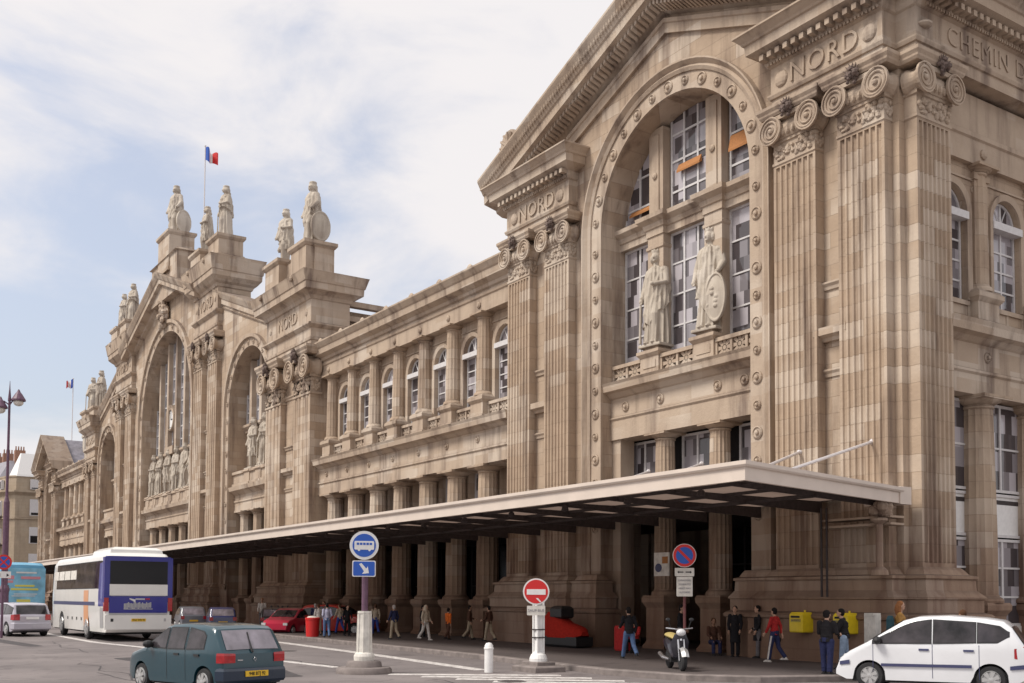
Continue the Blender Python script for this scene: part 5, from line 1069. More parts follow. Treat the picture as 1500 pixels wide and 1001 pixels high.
# coach side mirror arm is part of the blue coach's neighbour; small cars behind the coach under the canopy
def smallcar(label, x, y, heading, col, seed, sc=1.0):
    p = paint('car paint %d' % seed, col, .3)
    top = [(-1.85, .5), (-1.83, .84), (-1.75, .92), (-1.45, 1.33), (-1.2, 1.40), (0, 1.42), (.3, 1.34), (1.0, .93), (1.6, .80), (1.86, .62), (1.9, .4)]
    t, hw, sp = vehicle('parked_car', label, 'car', x, y, heading, 3.8, 1.6, top, [(-1.85, .34), (-1.6, .22), (1.6, .2), (1.9, .32)], (-1.2, 1.2), .28, p, .9,
        [(-1.4, -.45, [(-1.4, .95), (-.45, .93)], [(-1.4, 1.2), (-.45, 1.32)]), (-.38, .85, [(-.38, .93), (.85, .94)], [(-.38, 1.33), (.2, 1.27), (.85, .97)])], [(-1.75, -1.47, .86, 'cglasslight', 'rear_window'), (.34, .95, .86, 'cglass', 'windscreen')], scale=sc)
    for sy in (-1, 1): part(t, 'tail_lamp', M['tail'], lambda g: g.box(-1.87, -1.80, min(sy*.55, sy*.76), max(sy*.55, sy*.76), .66, .86)); part(t, 'headlight', M['lampclear'], lambda g: g.box(1.80, 1.885, min(sy*.5, sy*.74), max(sy*.5, sy*.74), .55, .68))
    pl = part(t, 'number_plate', M['gold'], lambda g: g.box(-1.88, -1.85, -.25, .25, .52, .62)); return t
smallcar('small grey car parked just right of the white coach under the canopy', -66.5, 20.2, R_(170), (.14, .15, .18), 1)
smallcar('dark blue car parked second right of the white coach under the canopy', -61.8, 20.6, R_(165), (.03, .04, .14), 2)
smallcar('black car with yellow plate parked under the canopy beside the motorbikes', -59.5, 23.0, R_(158), (.02, .02, .025), 3)
smallcar('bright red hatchback under the canopy near the red bin', -54.6, 22.0, R_(-48), (.50, .02, .06), 4)
smallcar('tall bright red car behind the red bin and the crimson hatchback', -53.6, 24.3, R_(42), (.50, .03, .02), 5, 1.15)

# ================================================================== STREET FURNITURE
def disc_sign(x, y, z, r, face_dir, parent, build):
    """sign plate group facing the camera direction; build(frame) draws marks in local (u right, o out, z up)"""
    d = Vector(face_dir).normalized(); rt = Vector((-d.y, d.x, 0))
    return lambda u, o, h: (x+rt.x*u+d.x*o, y+rt.y*u+d.y*o, z+h)
def disc(fr, mat, r0, o0, o1, nm, parent, r1=0, n=36):
    g = MB(fr); pr = [(r0, o0), (r0, o1), (.001, o1)] if not r1 else [(r1, o0), (r1, o1), (r0, o1), (r0, o0)]
    g.lathe((0, 0, 0), [(r0, o0), (r0, o1)] if not r1 else [(r0, o0), (r0, o1)], n, ax=1)
    return g.build(nm, mat, parent)
def rrect(w, h, r=.04, n=4):
    o = []
    for cx, cy, a0 in ((w-r, h-r, 0), (-w+r, h-r, 90), (-w+r, -h+r, 180), (w-r, -h+r, 270)):
        for k in range(n+1): a = R_(a0+90*k/n); o.append((cx+r*math.cos(a), cy+r*math.sin(a)))
    return o
def plate(fr, mat, w, h, o0, o1, z, nm, parent, r=.04): g = MB(fr); g.slab([(u, z+v) for u, v in rrect(w, h, r)], o0, o1); return g.build(nm, mat, parent)
def txt3(body, size, fr, u, z, o, mat, parent, xs=1):
    p = Vector(fr(u, o, z)); rt = (Vector(fr(1, 0, 0))-Vector(fr(0, 0, 0))).normalized(); up = Vector((0, 0, 1)); nn = rt.cross(up)
    m_ = Matrix((rt, up, nn)).transposed().to_4x4(); m_.translation = p; return text(body, size, .003, mat, parent, m_, xs=xs)
# bus-lane sign on a tapering illuminated plinth
x, y = -25.95, 12.55
t = empty('traffic_sign', (x, y, 0), 'round blue bus sign with a small arrow plate on a cream tapering plinth', 'road sign')
g = MB(); g.lathe((x, y, 0), [(.74, 0), (.74, .10), (.70, .16), (.48, .17), (.46, .28), (.42, .33), (.2, .34)], 28); g.build('island_base', M['kerb'], t, smooth=True)
g = MB(); g.lathe((x, y, 0), [(.27, .33), (.28, .45), (.25, .52), (.21, .56)], 20); g.lathe((x, y, 0), [(.20, .50), (.17, 1.58), (.185, 1.59), (.185, 1.65)], 8, a0=.2)
for k in range(8): a = .2+k*math.pi/4; g.tube([(x+.20*math.cos(a), y+.20*math.sin(a), .56), (x+.175*math.cos(a), y+.175*math.sin(a), 1.58)], .018, 5)
g.build('plinth', M['dirtywhite'], t)
g = MB(); g.tube([(x, y, 1.6), (x, y, 3.55)], .085, 12); g.build('pole', M['plum'], t)
fr = disc_sign(x+.08, y-.08, 3.40, .38, (.93, -.37, 0), t, None)
disc(fr, M['white'], .385, .06, .075, 'sign_disc', t); disc(fr, M['blue'], .31, .07, .082, 'sign_face', t)
g = MB(fr); g.slab([(u, v) for u, v in rrect(.26, .115, .03)], .08, .09); g.lathe((-.14, .085, -.12), [(.035, -.004), (.035, .004)], 10, ax=1); g.lathe((.14, .085, -.12), [(.035, -.004), (.035, .004)], 10, ax=1); g.build('bus_symbol', M['white'], t)
g = MB(fr)
for k in range(5): g.box(-.20+k*.085, -.135+k*.085, .09, .094, .01, .07)
g.build('bus_windows', M['blue'], t)
plate(fr, M['white'], .31, .215, .06, .075, -.62, 'arrow_plate', t); plate(fr, M['blue'], .285, .19, .07, .08, -.62, 'arrow_face', t)
g = MB(fr); g.slab([(-.13, -.50), (-.07, -.47), (.06, -.62), (.10, -.56), (.13, -.74), (-.05, -.76), (.0, -.69)], .08, .086); g.build('arrow', M['white'], t)
# no-entry sign on a white lantern post
x, y = -24.2, 17.0
t = empty('traffic_sign', (x, y, 0), 'red no entry sign with white bar on a short white post on a concrete island', 'road sign')
g = MB(); g.rstack(x-.58, x+.58, y-.5, y+.5, [(0, 0), (0, .13), (-.05, .17), (-.2, .175), (-.2, .26), (-.23, .28)]); g.build('island_base', M['kerb'], t)
g = MB(); g.lathe((x, y, 0), [(.25, .28), (.25, .36), (.21, .46), (.12, .54)], 18); g.box(x-.08, x+.08, y-.08, y+.08, .5, 1.85)
for a in (-1, 1):
    for b in (-1, 1): g.box(x+a*.10-.022, x+a*.10+.022, y+b*.10-.022, y+b*.10+.022, .5, 1.95)
g.build('post', M['white'], t)
g = MB(); g.box(x-.13, x+.13, y-.13, y+.13, .92, .95); g.box(x-.13, x+.13, y-.13, y+.13, 1.14, 1.17); g.build('strap', M['iron'], t)
fr = disc_sign(x+.1, y-.16, 2.2, .36, (.86, -.5, 0), t, None)
disc(fr, M['white'], .365, .04, .055, 'sign_disc', t); disc(fr, M['red'], .325, .05, .062, 'sign_face', t); plate(fr, M['white'], .26, .075, .06, .068, -.01, 'white_bar', t, .01)
g = MB(fr)
for k in range(5): g.box(.0+k*.022, .06+k*.018, .062, .066, -.20-k*.022, -.18-k*.02)
g.build('sticker', M['white'], t)
plate(fr, M['dirtywhite'], .25, .13, .04, .055, -.52, 'supplementary_plate', t, .02)
txt3('SAUF BUS', .105, fr, 0, -.52, .06, M['zinc'], t)
# no-parking sign on the pavement
x, y = -21.95, 20.35
t = empty('traffic_sign', (x, y, .15), 'red and blue no parking sign with two white plates behind the parked scooter', 'road sign')
g = MB(); g.tube([(x, y, .15), (x, y, 3.5)], .04, 8); g.build('pole', plain('rusty red pole', (.14, .045, .045), .7, var=.3), t)
fr = disc_sign(x+.03, y-.03, 3.22, .33, (.80, -.6, 0), t, None)
disc(fr, M['white'], .325, .03, .04, 'sign_disc', t); disc(fr, M['red'], .31, .036, .046, 'sign_ring', t); disc(fr, M['blue'], .235, .042, .05, 'sign_face', t)
g = MB(fr); g.slab([(-.19, .14), (-.14, .19), (.19, -.14), (.14, -.19)], .05, .056); g.build('diagonal_bar', M['red'], t)
plate(fr, M['dirtywhite'], .265, .115, .03, .04, -.46, 'arrow_plate', t, .02)
g = MB(fr); g.slab([(-.2, -.46), (-.15, -.42), (-.15, -.445), (-.03, -.445), (-.03, -.475), (-.15, -.475), (-.15, -.5)], .04, .044); g.slab([(.2, -.46), (.15, -.42), (.15, -.445), (.03, -.445), (.03, -.475), (.15, -.475), (.15, -.5)], .04, .044); g.build('arrow', M['black'], t)
plate(fr, M['dirtywhite'], .22, .27, .03, .04, -.86, 'text_plate', t, .02)
for k, w in enumerate(('LIVRAISONS', '30 MINUTES', 'ARRET MAX', 'AUTORISE')): txt3(w, .07, fr, 0, -.69-k*.11, .045, M['zinc'], t, xs=.9)
# no-stopping sign, far left
x, y = -55.9, 8.0
t = empty('traffic_sign', (x, y, 0), 'round no stopping sign with small arrow plate at the far left edge', 'road sign')
g = MB(); g.tube([(x, y, 0), (x, y, 3.9)], .06, 8); g.build('pole', M['plum'], t)
fr = disc_sign(x+.06, y, 3.62, .36, (1, -.1, 0), t, None)
disc(fr, M['red'], .36, .03, .045, 'sign_ring', t); disc(fr, M['blue'], .27, .04, .052, 'sign_face', t)
g = MB(fr); g.slab([(-.22, .17), (-.17, .22), (.22, -.17), (.17, -.22)], .052, .058); g.slab([(-.22, -.17), (-.17, -.22), (.22, .17), (.17, .22)], .060, .064); g.build('cross', M['red'], t)
plate(fr, M['white'], .33, .16, .03, .04, -.60, 'arrow_plate', t, .02)
g = MB(fr); g.slab([(-.26, -.62), (-.14, -.54), (-.14, -.70)], .04, .045); g.slab([(.26, -.62), (.14, -.54), (.14, -.70)], .04, .045); g.build('arrow', M['black'], t)
# white bollard
x, y = -24.55, 15.6
g = MB(); g.lathe((x, y, 0), [(.12, 0), (.12, .62), (.135, .63), (.135, .67), (.12, .68), (.115, .73), (.08, .79), (.01, .81)], 18); t = g.build('bollard', M['white'], None, smooth=True, origin=(x, y, 0)); tag(t, 'short white bollard at the end of the white kerb line', 'bollard')
# yellow letterboxes on the plinth
def mailbox(x, label):
    y = 25.2; t = empty('letterbox', (x, y, 1.05), label, 'letterbox', 'yellow letterboxes on the corner plinth')
    g = MB(); g.rstack(x-.26, x+.26, y-.18, y+.30, [(-.02, 1.03), (0, 1.06), (0, 1.55), (-.02, 1.60), (-.05, 1.64)]); g.build('box', M['yellow'], t)
    g = MB(); g.box(x-.20, x+.14, y-.192, y-.17, 1.47, 1.53); g.build('slot', M['black'], t)
    g = MB(); g.box(x-.21, x+.18, y-.188, y-.17, 1.34, 1.44); g.build('label_plate', plain('letterbox label', (.50, .40, .06), .5), t)
    fr = lambda u, o, z: (x+u, y-o, z); txt3('LA POSTE', .075, fr, -.015, 1.39, .191, M['trimblue'], t)
    g = MB(); g.tube([(x+.1, y+.1, 1.63), (x+.1, y+.1, 1.70)], .03, 6); g.build('lock', M['yellow'], t)
mailbox(-22.1, 'yellow wall letterbox in full view on the stone plinth'); mailbox(-20.45, 'second yellow letterbox, mostly hidden behind the two people in black jackets')
# cream marker post by the corner
g = MB(); g.box(-18.98, -18.62, 24.2, 24.45, .15, 1.62); g.box(-18.95, -18.65, 24.17, 24.48, 1.58, 1.66); g.box(-18.86, -18.82, 24.18, 24.2, .4, 1.4); tag(g.build('marker_post', M['dirtywhite'], None, origin=(-18.8, 24.3, .15)), 'flat cream post standing by the corner plinth behind the white car', 'post')
# red bin
x, y = -47.6, 20.3
t = empty('litter_bin', (x, y, .15), 'plain red cylindrical bin standing before the red cars', 'bin')
g = MB(); g.lathe((x, y, 0), [(.30, .15), (.34, .95), (.36, .96), (.36, 1.04), (.3, 1.06)], 18); g.build('bin_body', M['red'], t, smooth=True); g = MB(); g.lathe((x, y, 0), [(.29, 1.05), (.2, 1.12), (.01, 1.14)], 16); g.build('bin_lid', M['dirtywhite'], t)
# poster on the column
t = empty('poster_board', (-29.9, 25.4, 3), 'pale framed poster hanging on the column behind the no parking sign', 'poster')
g = MB(); g.box(-29.55, -28.75, 25.9, 25.96, 2.85, 3.7); g.build('board', M['dirtywhite'], t)
g = MB(); g.loft([[(-29.3+.18*math.cos(a), 25.885, 3.15+.16*math.sin(a)) for a in [k*.524 for k in range(12)]], [(-29.3+.18*math.cos(a), 25.895, 3.15+.16*math.sin(a)) for a in [k*.524 for k in range(12)]]]); g.build('print', M['trimblue'], t)
g = MB(); g.box(-29.1, -28.8, 25.89, 25.898, 3.3, 3.55); g.build('print', M['blind'], t)
# ---- two wheelers
def bike(label, x, y, heading, body, seat, group=None, sc=1.0, nm='scooter'):
    t = empty(nm, (x, y, .15), label, 'scooter' if nm == 'scooter' else 'motorcycle', group, heading, local=True); t.scale = (sc,)*3
    for w in (-.62, .62):
        g = MB(); g.lathe((w, 0, .25), [(.16, -.05), (.22, -.06), (.25, -.03), (.25, .03), (.22, .06), (.16, .05)], 20, ax=1); wh = g.build('wheel', M['black'], t, smooth=True)
        g = MB(); g.lathe((w, 0, .25), [(.165, -.03), (.165, .03), (.05, .05), (.05, -.05)], 14, ax=1); g.build('rim', M['alu'], wh)
    def sh(nm, mat, rings, vx=None): g = MB(); g.loft(rings); return g.build(nm, mat, t, smooth=True)
    def oval(xx, z, w, h, n=12): return [(xx, w*math.cos(2*math.pi*k/n), z+h*math.sin(2*math.pi*k/n)) for k in range(n)]
    sh('body', body, [oval(-.88, .70, .05, .05), oval(-.80, .66, .13, .13), oval(-.5, .60, .17, .20), oval(-.15, .50, .17, .18), oval(.05, .36, .16, .10), oval(.3, .33, .16, .07)])
    sh('seat', seat, [oval(-.82, .84, .08, .04), oval(-.6, .83, .15, .07), oval(-.2, .80, .14, .07), oval(0, .76, .08, .04)])
    sh('front_shield', body, [[(.30+.02*k, s_*w, z) for s_ in (-1, 1) for _ in (0,)] and [(.34+.12*(z-.35), -w, z), (.40+.12*(z-.35), -w*.6, z), (.43+.12*(z-.35), 0, z), (.40+.12*(z-.35), w*.6, z), (.34+.12*(z-.35), w, z), (.30+.12*(z-.35), 0, z)] for k, (z, w) in enumerate(((.32, .14), (.5, .2), (.7, .22), (.88, .14)))])
    g = MB(); g.loft([[(.62+r*math.cos(a), yy, .25+r*math.sin(a)) for a in [R_(20+i*14) for i in range(11)]] for yy, r in ((-.09, .29), (0, .33), (.09, .29))], closed=False); g.build('front_mudguard', M['alu'], t, smooth=True)
    g = MB(); g.tube([(.62, .07, .25), (.46, .07, .75)], .022, 6); g.tube([(.62, -.07, .25), (.46, -.07, .75)], .022, 6); g.tube([(.46, 0, .72), (.38, 0, 1.0)], .035, 8); g.tube([(.30, -.33, 1.02), (.38, -.12, 1.0), (.38, .12, 1.0), (.30, .33, 1.02)], .02, 6); g.build('fork_and_handlebar', M['chrome'], t)
    g = MB(); g.ball((.48, 0, .92), (.09, .12, .09), 12, 8); g.build('headlight', M['lampclear'], t)
    for s_ in (-1, 1):
        g = MB(); g.tube([(.34, s_*.22, 1.02), (.36, s_*.28, 1.2)], .01, 5); g.ball((.36, s_*.29, 1.23), (.02, .06, .045), 8, 5); g.build('mirror', M['blackp'], t)
    g = MB(); g.tube([(-.1, -.15, .25), (-.5, -.2, .28), (-.85, -.2, .36)], [.03, .05, .055], 8); g.build('exhaust', M['chrome'], t)
    g = MB(); g.box(-.35, .0, -.13, .13, .18, .42); g.build('engine', M['blackp'], t); g = MB(); g.tube([(-.1, .05, .22), (-.12, .28, .01)], .015, 5); g.build('stand', M['blackp'], t)
    g = MB(); g.box(-.92, -.88, -.07, .07, .58, .68); g.build('tail_lamp', M['tail'], t); return t
bike('dark scooter with yellow seat cover and white front mudguard by the kerb', -21.2, 19.35, R_(-28), plain('scooter black paint', (.02, .02, .03), .3, coat=.5), plain('pale yellow seat', (.42, .33, .12), .7), sc=1.08)
sc0 = bike('dark motorbike parked under the canopy left of the crimson car', -57.0, 22.3, R_(-40), plain('bike dark paint', (.03, .03, .05), .3), M['black'], 'motorbikes under the canopy', 1.1, 'motorbike')
c = copy_tree(sc0); c.location = (-57.9, 23.1, .15); c.rotation_euler = (0, 0, R_(-55)); tag(c, 'farther dark motorbike beside the black car with yellow plate', 'motorcycle')
# red covered three-wheeler against the plinth
x, y = -33.2, 24.6
t = empty('covered_scooter', (x, y, .15), 'red wedge-shaped covered vehicle with black skirt and black top box beside the stone pier', 'scooter')
g = MB(); g.loft([[(x-1.05, y-.35, .55), (x-1.05, y+.35, .55), (x-1.05, y+.3, 1.25), (x-.9, y+.18, 1.5), (x-.9, y-.18, 1.5), (x-1.05, y-.3, 1.25)], [(x-.55, y-.42, .52), (x-.55, y+.42, .52), (x-.55, y+.36, 1.2), (x-.5, y+.2, 1.42), (x-.5, y-.2, 1.42), (x-.55, y-.36, 1.2)], [(x+.3, y-.42, .52), (x+.3, y+.42, .52), (x+.3, y+.38, .95), (x+.3, y+.2, 1.08), (x+.3, y-.2, 1.08), (x+.3, y-.38, .95)], [(x+1.0, y-.36, .56), (x+1.0, y+.36, .56), (x+1.0, y+.3, .84), (x+1.0, y+.15, .94), (x+1.0, y-.15, .94), (x+1.0, y-.3, .84)], [(x+1.22, y-.2, .62), (x+1.22, y+.2, .62), (x+1.22, y+.15, .72), (x+1.22, y+.1, .76), (x+1.22, y-.1, .76), (x+1.22, y-.15, .72)]]); g.build('red_cover', cloth('red cover', (.36, .02, .012)), t, smooth=True, ang=50)
g = MB(); g.rstack(x-1.08, x+1.2, y-.4, y+.4, [(-.05, .18), (0, .25), (0, .56)]); g.build('black_skirt', M['blackp'], t)
g = MB(); g.rstack(x-.62, x+.12, y-.3, y+.3, [(-.06, 1.25), (0, 1.32), (0, 1.62), (-.06, 1.7), (-.15, 1.74)]); g.build('top_box', M['blackp'], t)

# ================================================================== PEOPLE
C_ = {k: cloth(k+' cloth', v) for k, v in dict(black=(.018, .017, .02), navy=(.03, .035, .09), jeans=(.10, .16, .30), palejeans=(.28, .36, .48), red=(.42, .03, .03), white=(.66, .62, .58), cream=(.52, .44, .34), paleblue=(.46, .46, .60), orange=(.72, .16, .03), brown=(.10, .05, .035), khaki=(.40, .33, .24), grey=(.16, .15, .16), blue=(.05, .08, .32), teal=(.04, .09, .11), ochre=(.40, .22, .07), leather=(.022, .02, .022)).items()}
HAIR = {'black': cloth('black hair', (.015, .012, .012)), 'brown': cloth('brown hair', (.09, .045, .025)), 'ginger': cloth('auburn hair', (.28, .12, .05)), 'grey': cloth('grey hair', (.45, .42, .40))}
def person(label, x, y, z, heading, h=1.6, top='black', legs='jeans', hair='black', stride=0, armL=(5, 10), armR=(5, 10), lean=0, coat=0, skirt=0, hood=False, long_hair=False, bag=None, baggroup=None, sleeves=True, sit=False, fem=0, shoes='black', stripe=None, headturn=0, skin='skin'):
    """local frame: faces +x, y is left; joint chains remeshed into continuous surfaces; arm = (shoulder swing fwd, elbow bend) degrees"""
    t = empty('person', (x, y, z), label, 'person', None, heading, local=True); t.scale = (h/1.75,)*3
    hip = .93 if not sit else .48; shz = hip+.52; ln = R_(lean)
    def up(px, py, pz): d = pz-hip; return (px*1+d*math.sin(ln), py, hip+d*math.cos(ln)-px*math.sin(ln)*.5)
    J = {}
    for s_, nm, sw in ((1, 'L', stride), (-1, 'R', -stride)):
        if sit: kn = (.45, s_*.12, .50); an = (.47, s_*.12, .08)
        else:
            a = R_(sw); kn = (math.sin(a)*.44, s_*.10, hip-.44*math.cos(a)); b = a-R_(12 if sw < 0 else 2)*(1 if abs(sw) > 3 else 0)-(R_(14) if sw < -8 else 0); an = (kn[0]+math.sin(b)*.42, s_*.095, kn[2]-.42*math.cos(b))
        J['h'+nm] = (0, s_*.095, hip); J['k'+nm] = kn; J['a'+nm] = an
    zmin = min(J['aL'][2], J['aR'][2])-.07; dz = -zmin
    def sh3(p): return (p[0], p[1], p[2]+dz)
    A = {}
    for s_, nm, (sw, el) in ((1, 'L', armL), (-1, 'R', armR)):
        S0 = up(0, s_*(.185-.02*fem), shz); a = R_(sw); E = (S0[0]+.29*math.sin(a), S0[1]+s_*.05, S0[2]-.29*math.cos(a)); b = a+R_(el); Hn = (E[0]+.25*math.sin(b), E[1]-s_*(.02+.06*min(el, 90)/90), E[2]-.25*math.cos(b)); A[nm] = (S0, E, Hn, b)
    neck = up(0, 0, shz+.05); head = up(.02, 0, shz+.225)
    mb = MB(lambda a, b, c: (a, b, c+dz))
    mb.tube([up(0, 0, hip), up(0, 0, hip+.2), up(0, 0, shz-.08), up(0, 0, shz)], [.10, .085, .085, .07], 12)
    mb.tube([up(-.01, 0, shz-.02), neck, (head[0]-.01, 0, head[2]-.06)], [.07, .055, .055], 10)
    for nm in 'LR':
        hp, k, a = J['h'+nm], J['k'+nm], J['a'+nm]; mb.tube([hp, k, a], [.085, .058, .04], 10); mb.ball(hp, .09); mb.ball(k, .057)
        mb.tube([(a[0]-.05, a[1], a[2]-.03), (a[0]+.15, a[1], a[2]-.045)], [.035, .03], 8)
        S0, E, Hn, b = A[nm]; mb.tube([S0, E, Hn], [.05, .038, .026], 10); mb.ball(S0, .06); mb.ball(E, .038)
        s_ = 1 if nm == 'L' else -1; d = Vector((math.sin(b), 0, -math.cos(b))); n_ = Vector((math.cos(b), 0, math.sin(b))); p = Vector(Hn)+d*.045
        mb.tube([tuple(Vector(Hn)), tuple(p), tuple(p+d*.045)], [.026, .036, .032], 8)
        for i, L_ in enumerate((.062, .074, .068, .052)): q = p+d*.045+n_*(.028-.019*i); m2 = q+d*L_*.55; e2 = m2+(d*.8+Vector((0, -s_*.6, 0)))*L_*.45; mb.tube([tuple(q), tuple(m2), tuple(e2)], [.0105, .010, .008], 6)
        q = p+n_*.03; mb.tube([tuple(q-d*.02), tuple(q+n_*.025+d*.015), tuple(q+n_*.03+d*.045)], [.013, .012, .009], 6)
    hx, hz = head[0], head[2]; ct, st_ = math.cos(R_(headturn)), math.sin(R_(headturn)); HH = lambda a, b, c: (hx+a*ct-b*st_, a*st_+b*ct, hz+c)
    mb.ball(HH(0, 0, .02), (.095, .078, .115), 16, 12); mb.ball(HH(.035, 0, -.055), (.06, .052, .06), 12, 8); mb.tube([HH(.085, 0, .02), HH(.108, 0, -.018)], [.011, .015], 6)
    for s_ in (-1, 1): mb.ball(HH(0, s_*.08, -.005), (.022, .014, .032), 8, 6)
    body = remesh_bake(mb, 'body', M[skin], .0105, t, 1)
    g = MB(lambda a, b, c: (a, b, c+dz))
    for s_ in (-1, 1): g.ball(HH(.088, s_*.032, .022), (.008, .012, .006), 6, 4)
    g.build('eyes', M['black'], t); g = MB(lambda a, b, c: (a, b, c+dz)); g.ball(HH(.092, 0, -.062), (.008, .024, .006), 8, 4); g.build('mouth', M['red'] if fem else M['skindark'], t)
    # hair
    g = MB(lambda a, b, c: (a, b, c+dz)); g.ball(HH(-.018, 0, .05), (.098, .09, .10), 14, 10); g.ball(HH(-.035, 0, .0), (.075, .088, .10), 12, 8)
    if long_hair: g.tube([HH(-.06, 0, .03), HH(-.085, 0, -.1), HH(-.08, 0, -.24)], [.08, .085, .05], 10); [g.tube([HH(-.02, s_*.075, .02), HH(-.02, s_*.085, -.16)], [.035, .03], 8) for s_ in (-1, 1)]
    if hood: g.tube([up(-.03, 0, shz), HH(-.03, 0, -.03), HH(-.01, 0, .10)], [.12, .115, .09], 12)
    remesh_bake(g, 'hood' if hood else 'hair', C_[top] if hood else HAIR[hair], .014, t, 2)
    # trousers or skirt
    g = MB(lambda a, b, c: (a, b, c+dz))
    if skirt:
        g.tube([up(0, 0, hip+.12), up(0, 0, hip), (0, 0, hip-.25), ((J['aL'][0]+J['aR'][0])/4, 0, hip-.32-skirt*.35)], [.135, .165, .18, .19], 16)
    else:
        g.tube([up(0, 0, hip+.12), up(0, 0, hip-.02)], [.145, .15], 14)
        for nm in 'LR': hp, k, a = J['h'+nm], J['k'+nm], J['a'+nm]; g.tube([hp, k, (a[0]-.005, a[1], a[2]+.0)], [.102, .074, .068], 12); g.ball(hp, .104)
        for nm in 'LR':
            k, a = Vector(J['k'+nm]), Vector(J['a'+nm])
            for i in range(3): q = k.lerp(a, .5+.2*i); g.ball(tuple(q+Vector((.012*(-1)**i, 0, 0))), (.078, .07, .03), 8, 5)
    remesh_bake(g, 'skirt' if skirt else 'trousers', C_[legs], .015, t, 2)
    if stripe:
        g = MB(lambda a, b, c: (a, b, c+dz))
        for nm, s_ in (('L', 1), ('R', -1)): g.tube([(J['h'+nm][0], J['h'+nm][1]+s_*.075, hip-.05), (J['k'+nm][0], J['k'+nm][1]+s_*.052, J['k'+nm][2]), (J['a'+nm][0], J['a'+nm][1]+s_*.045, J['a'+nm][2]+.02)], .035, 6)
        g.build('side_stripe', C_[stripe], t)
    # jacket / shirt
    g = MB(lambda a, b, c: (a, b, c+dz)); lowz = hip-.02-coat*.45
    g.tube([(0+.0, 0, lowz) if coat else up(0, 0, lowz), up(0, 0, hip+.08), up(0, 0, hip+.28), up(0, 0, shz-.08), up(0, 0, shz+.025)], [.165+.03*coat, .158-.01*fem, .145-.012*fem, .158, .085], 16)
    for nm in 'LR':
        S0, E, Hn, b = A[nm]; g.ball(S0, .078); 
        if sleeves: g.tube([S0, E, tuple(Vector(E).lerp(Vector(Hn), .95))], [.075, .056, .046], 12); g.ball(E, .057)
        else: g.tube([S0, tuple(Vector(S0).lerp(Vector(E), .6))], [.074, .066], 12)
        S1 = Vector(S0); 
        for i in range(3): q = S1.lerp(Vector(E), .35+.25*i); g.ball(tuple(q), (.066, .068, .022), 8, 5)
    g.tube([up(-.03, 0, shz+.01), up(-.01, 0, shz+.075)], [.082, .07], 12)
    for i in range(4): g.ball(up(.02*(-1)**i, 0, hip+.05+.1*i), (.165-.006*i, .165-.006*i, .022), 14, 5)
    jk = remesh_bake(g, 'coat' if coat else ('jacket' if sleeves else 'shirt'), C_[top], .015, t, 2)
    for v in jk.data.vertices: v.co.x *= .90 if not (sit or lean) else 1
    # shoes
    for nm in 'LR':
        a = J['a'+nm]; g = MB(lambda p, q, c: (p, q, c+dz)); g.tube([(a[0]-.06, a[1], a[2]-.035), (a[0]+.03, a[1], a[2]-.03), (a[0]+.13, a[1], a[2]-.045), (a[0]+.18, a[1], a[2]-.05)], [.034, .045, .038, .022], 10); g.tube([(a[0], a[1], a[2]+.03), (a[0], a[1], a[2]-.03)], .045, 8); g.box(a[0]-.09, a[0]+.19, a[1]-.036, a[1]+.036, a[2]-.07, a[2]-.045); g.build('shoe', M['black'] if shoes == 'black' else C_[shoes], t, smooth=True)
    if bag:
        kind, colr = bag; W_ = Matrix.Translation((x, y, z)) @ Matrix.Rotation(heading, 4, 'Z'); sc_ = h/1.75
        fr = lambda a, b, c: tuple(W_ @ (Vector((a, b, c+dz))*sc_))
        g = MB(fr)
        if kind == 'backpack':
            g.rstack(-.34, -.15, -.15, .15, [(-.03, hip+.08), (.0, hip+.12), (.0, hip+.40), (-.04, hip+.50)]); nm2 = 'backpack'; lb = colr+' backpack worn by the '+label
        else:
            g.tube([(-.05, -.24, hip-.18), (.18, -.24, hip-.18)], .085, 10); g.tube([(0, -.24, hip-.1), (.02, -.15, shz-.1), (0, .02, shz+.07)], .012, 5); nm2 = 'shoulder_bag'; lb = colr+' shoulder bag of the '+label
        b_ = g.build(nm2, C_[colr], None, origin=(x, y, z)); tag(b_, ' '.join(lb.split()[:16]), 'bag')
    return t
P = person
P('person in red jacket and dark trousers with white side stripe left of the letterbox', -22.3, 24.3, .15, R_(190), 1.58, 'red', 'navy', 'black', 12, (20, 15), (-25, 15), stripe='white', shoes='white', bag=('shoulder', 'black'), fem=1)
P('person in black leather jacket and dark jeans seen from behind before the plinth', -18.0, 21.5, .15, R_(100), 1.55, 'leather', 'navy', 'black', 3, (10, 60), (10, 70), long_hair=False)
P('person in black leather jacket and pale jeans holding a phone left of the cream post', -19.05, 23.45, .15, R_(215), 1.58, 'leather', 'palejeans', 'black', 6, (20, 90), (10, 60), fem=1, lean=5)
P('auburn long-haired person in an ochre top behind the white car', -17.9, 24.3, .15, R_(35), 1.78, 'ochre', 'jeans', 'ginger', 0, (5, 10), (5, 10), long_hair=True, bag=('backpack', 'teal'), fem=1)
P('person in dark blue jacket leaning forward over the white car roof line', -16.45, 25.3, 0, R_(170), 1.78, 'navy', 'grey', 'brown', 0, (40, 40), (35, 40), lean=24, skin='skindark')
P('person in black jacket and blue jeans striding left near the red wedge-shaped vehicle', -25.7, 21.5, .15, R_(160), 1.62, 'black', 'jeans', 'black', 24, (25, 50), (-20, 30), lean=4)
P('person in dark coat standing in the doorway right of the scooter', -25.0, 25.4, .15, R_(-60), 1.6, 'black', 'black', 'black', 0, (5, 20), (5, 10), coat=.9)
P('second dark-coated person in the doorway, beside a column base', -24.1, 25.5, .15, R_(-120), 1.62, 'black', 'grey', 'black', 4, (5, 20), (5, 30), coat=.7)
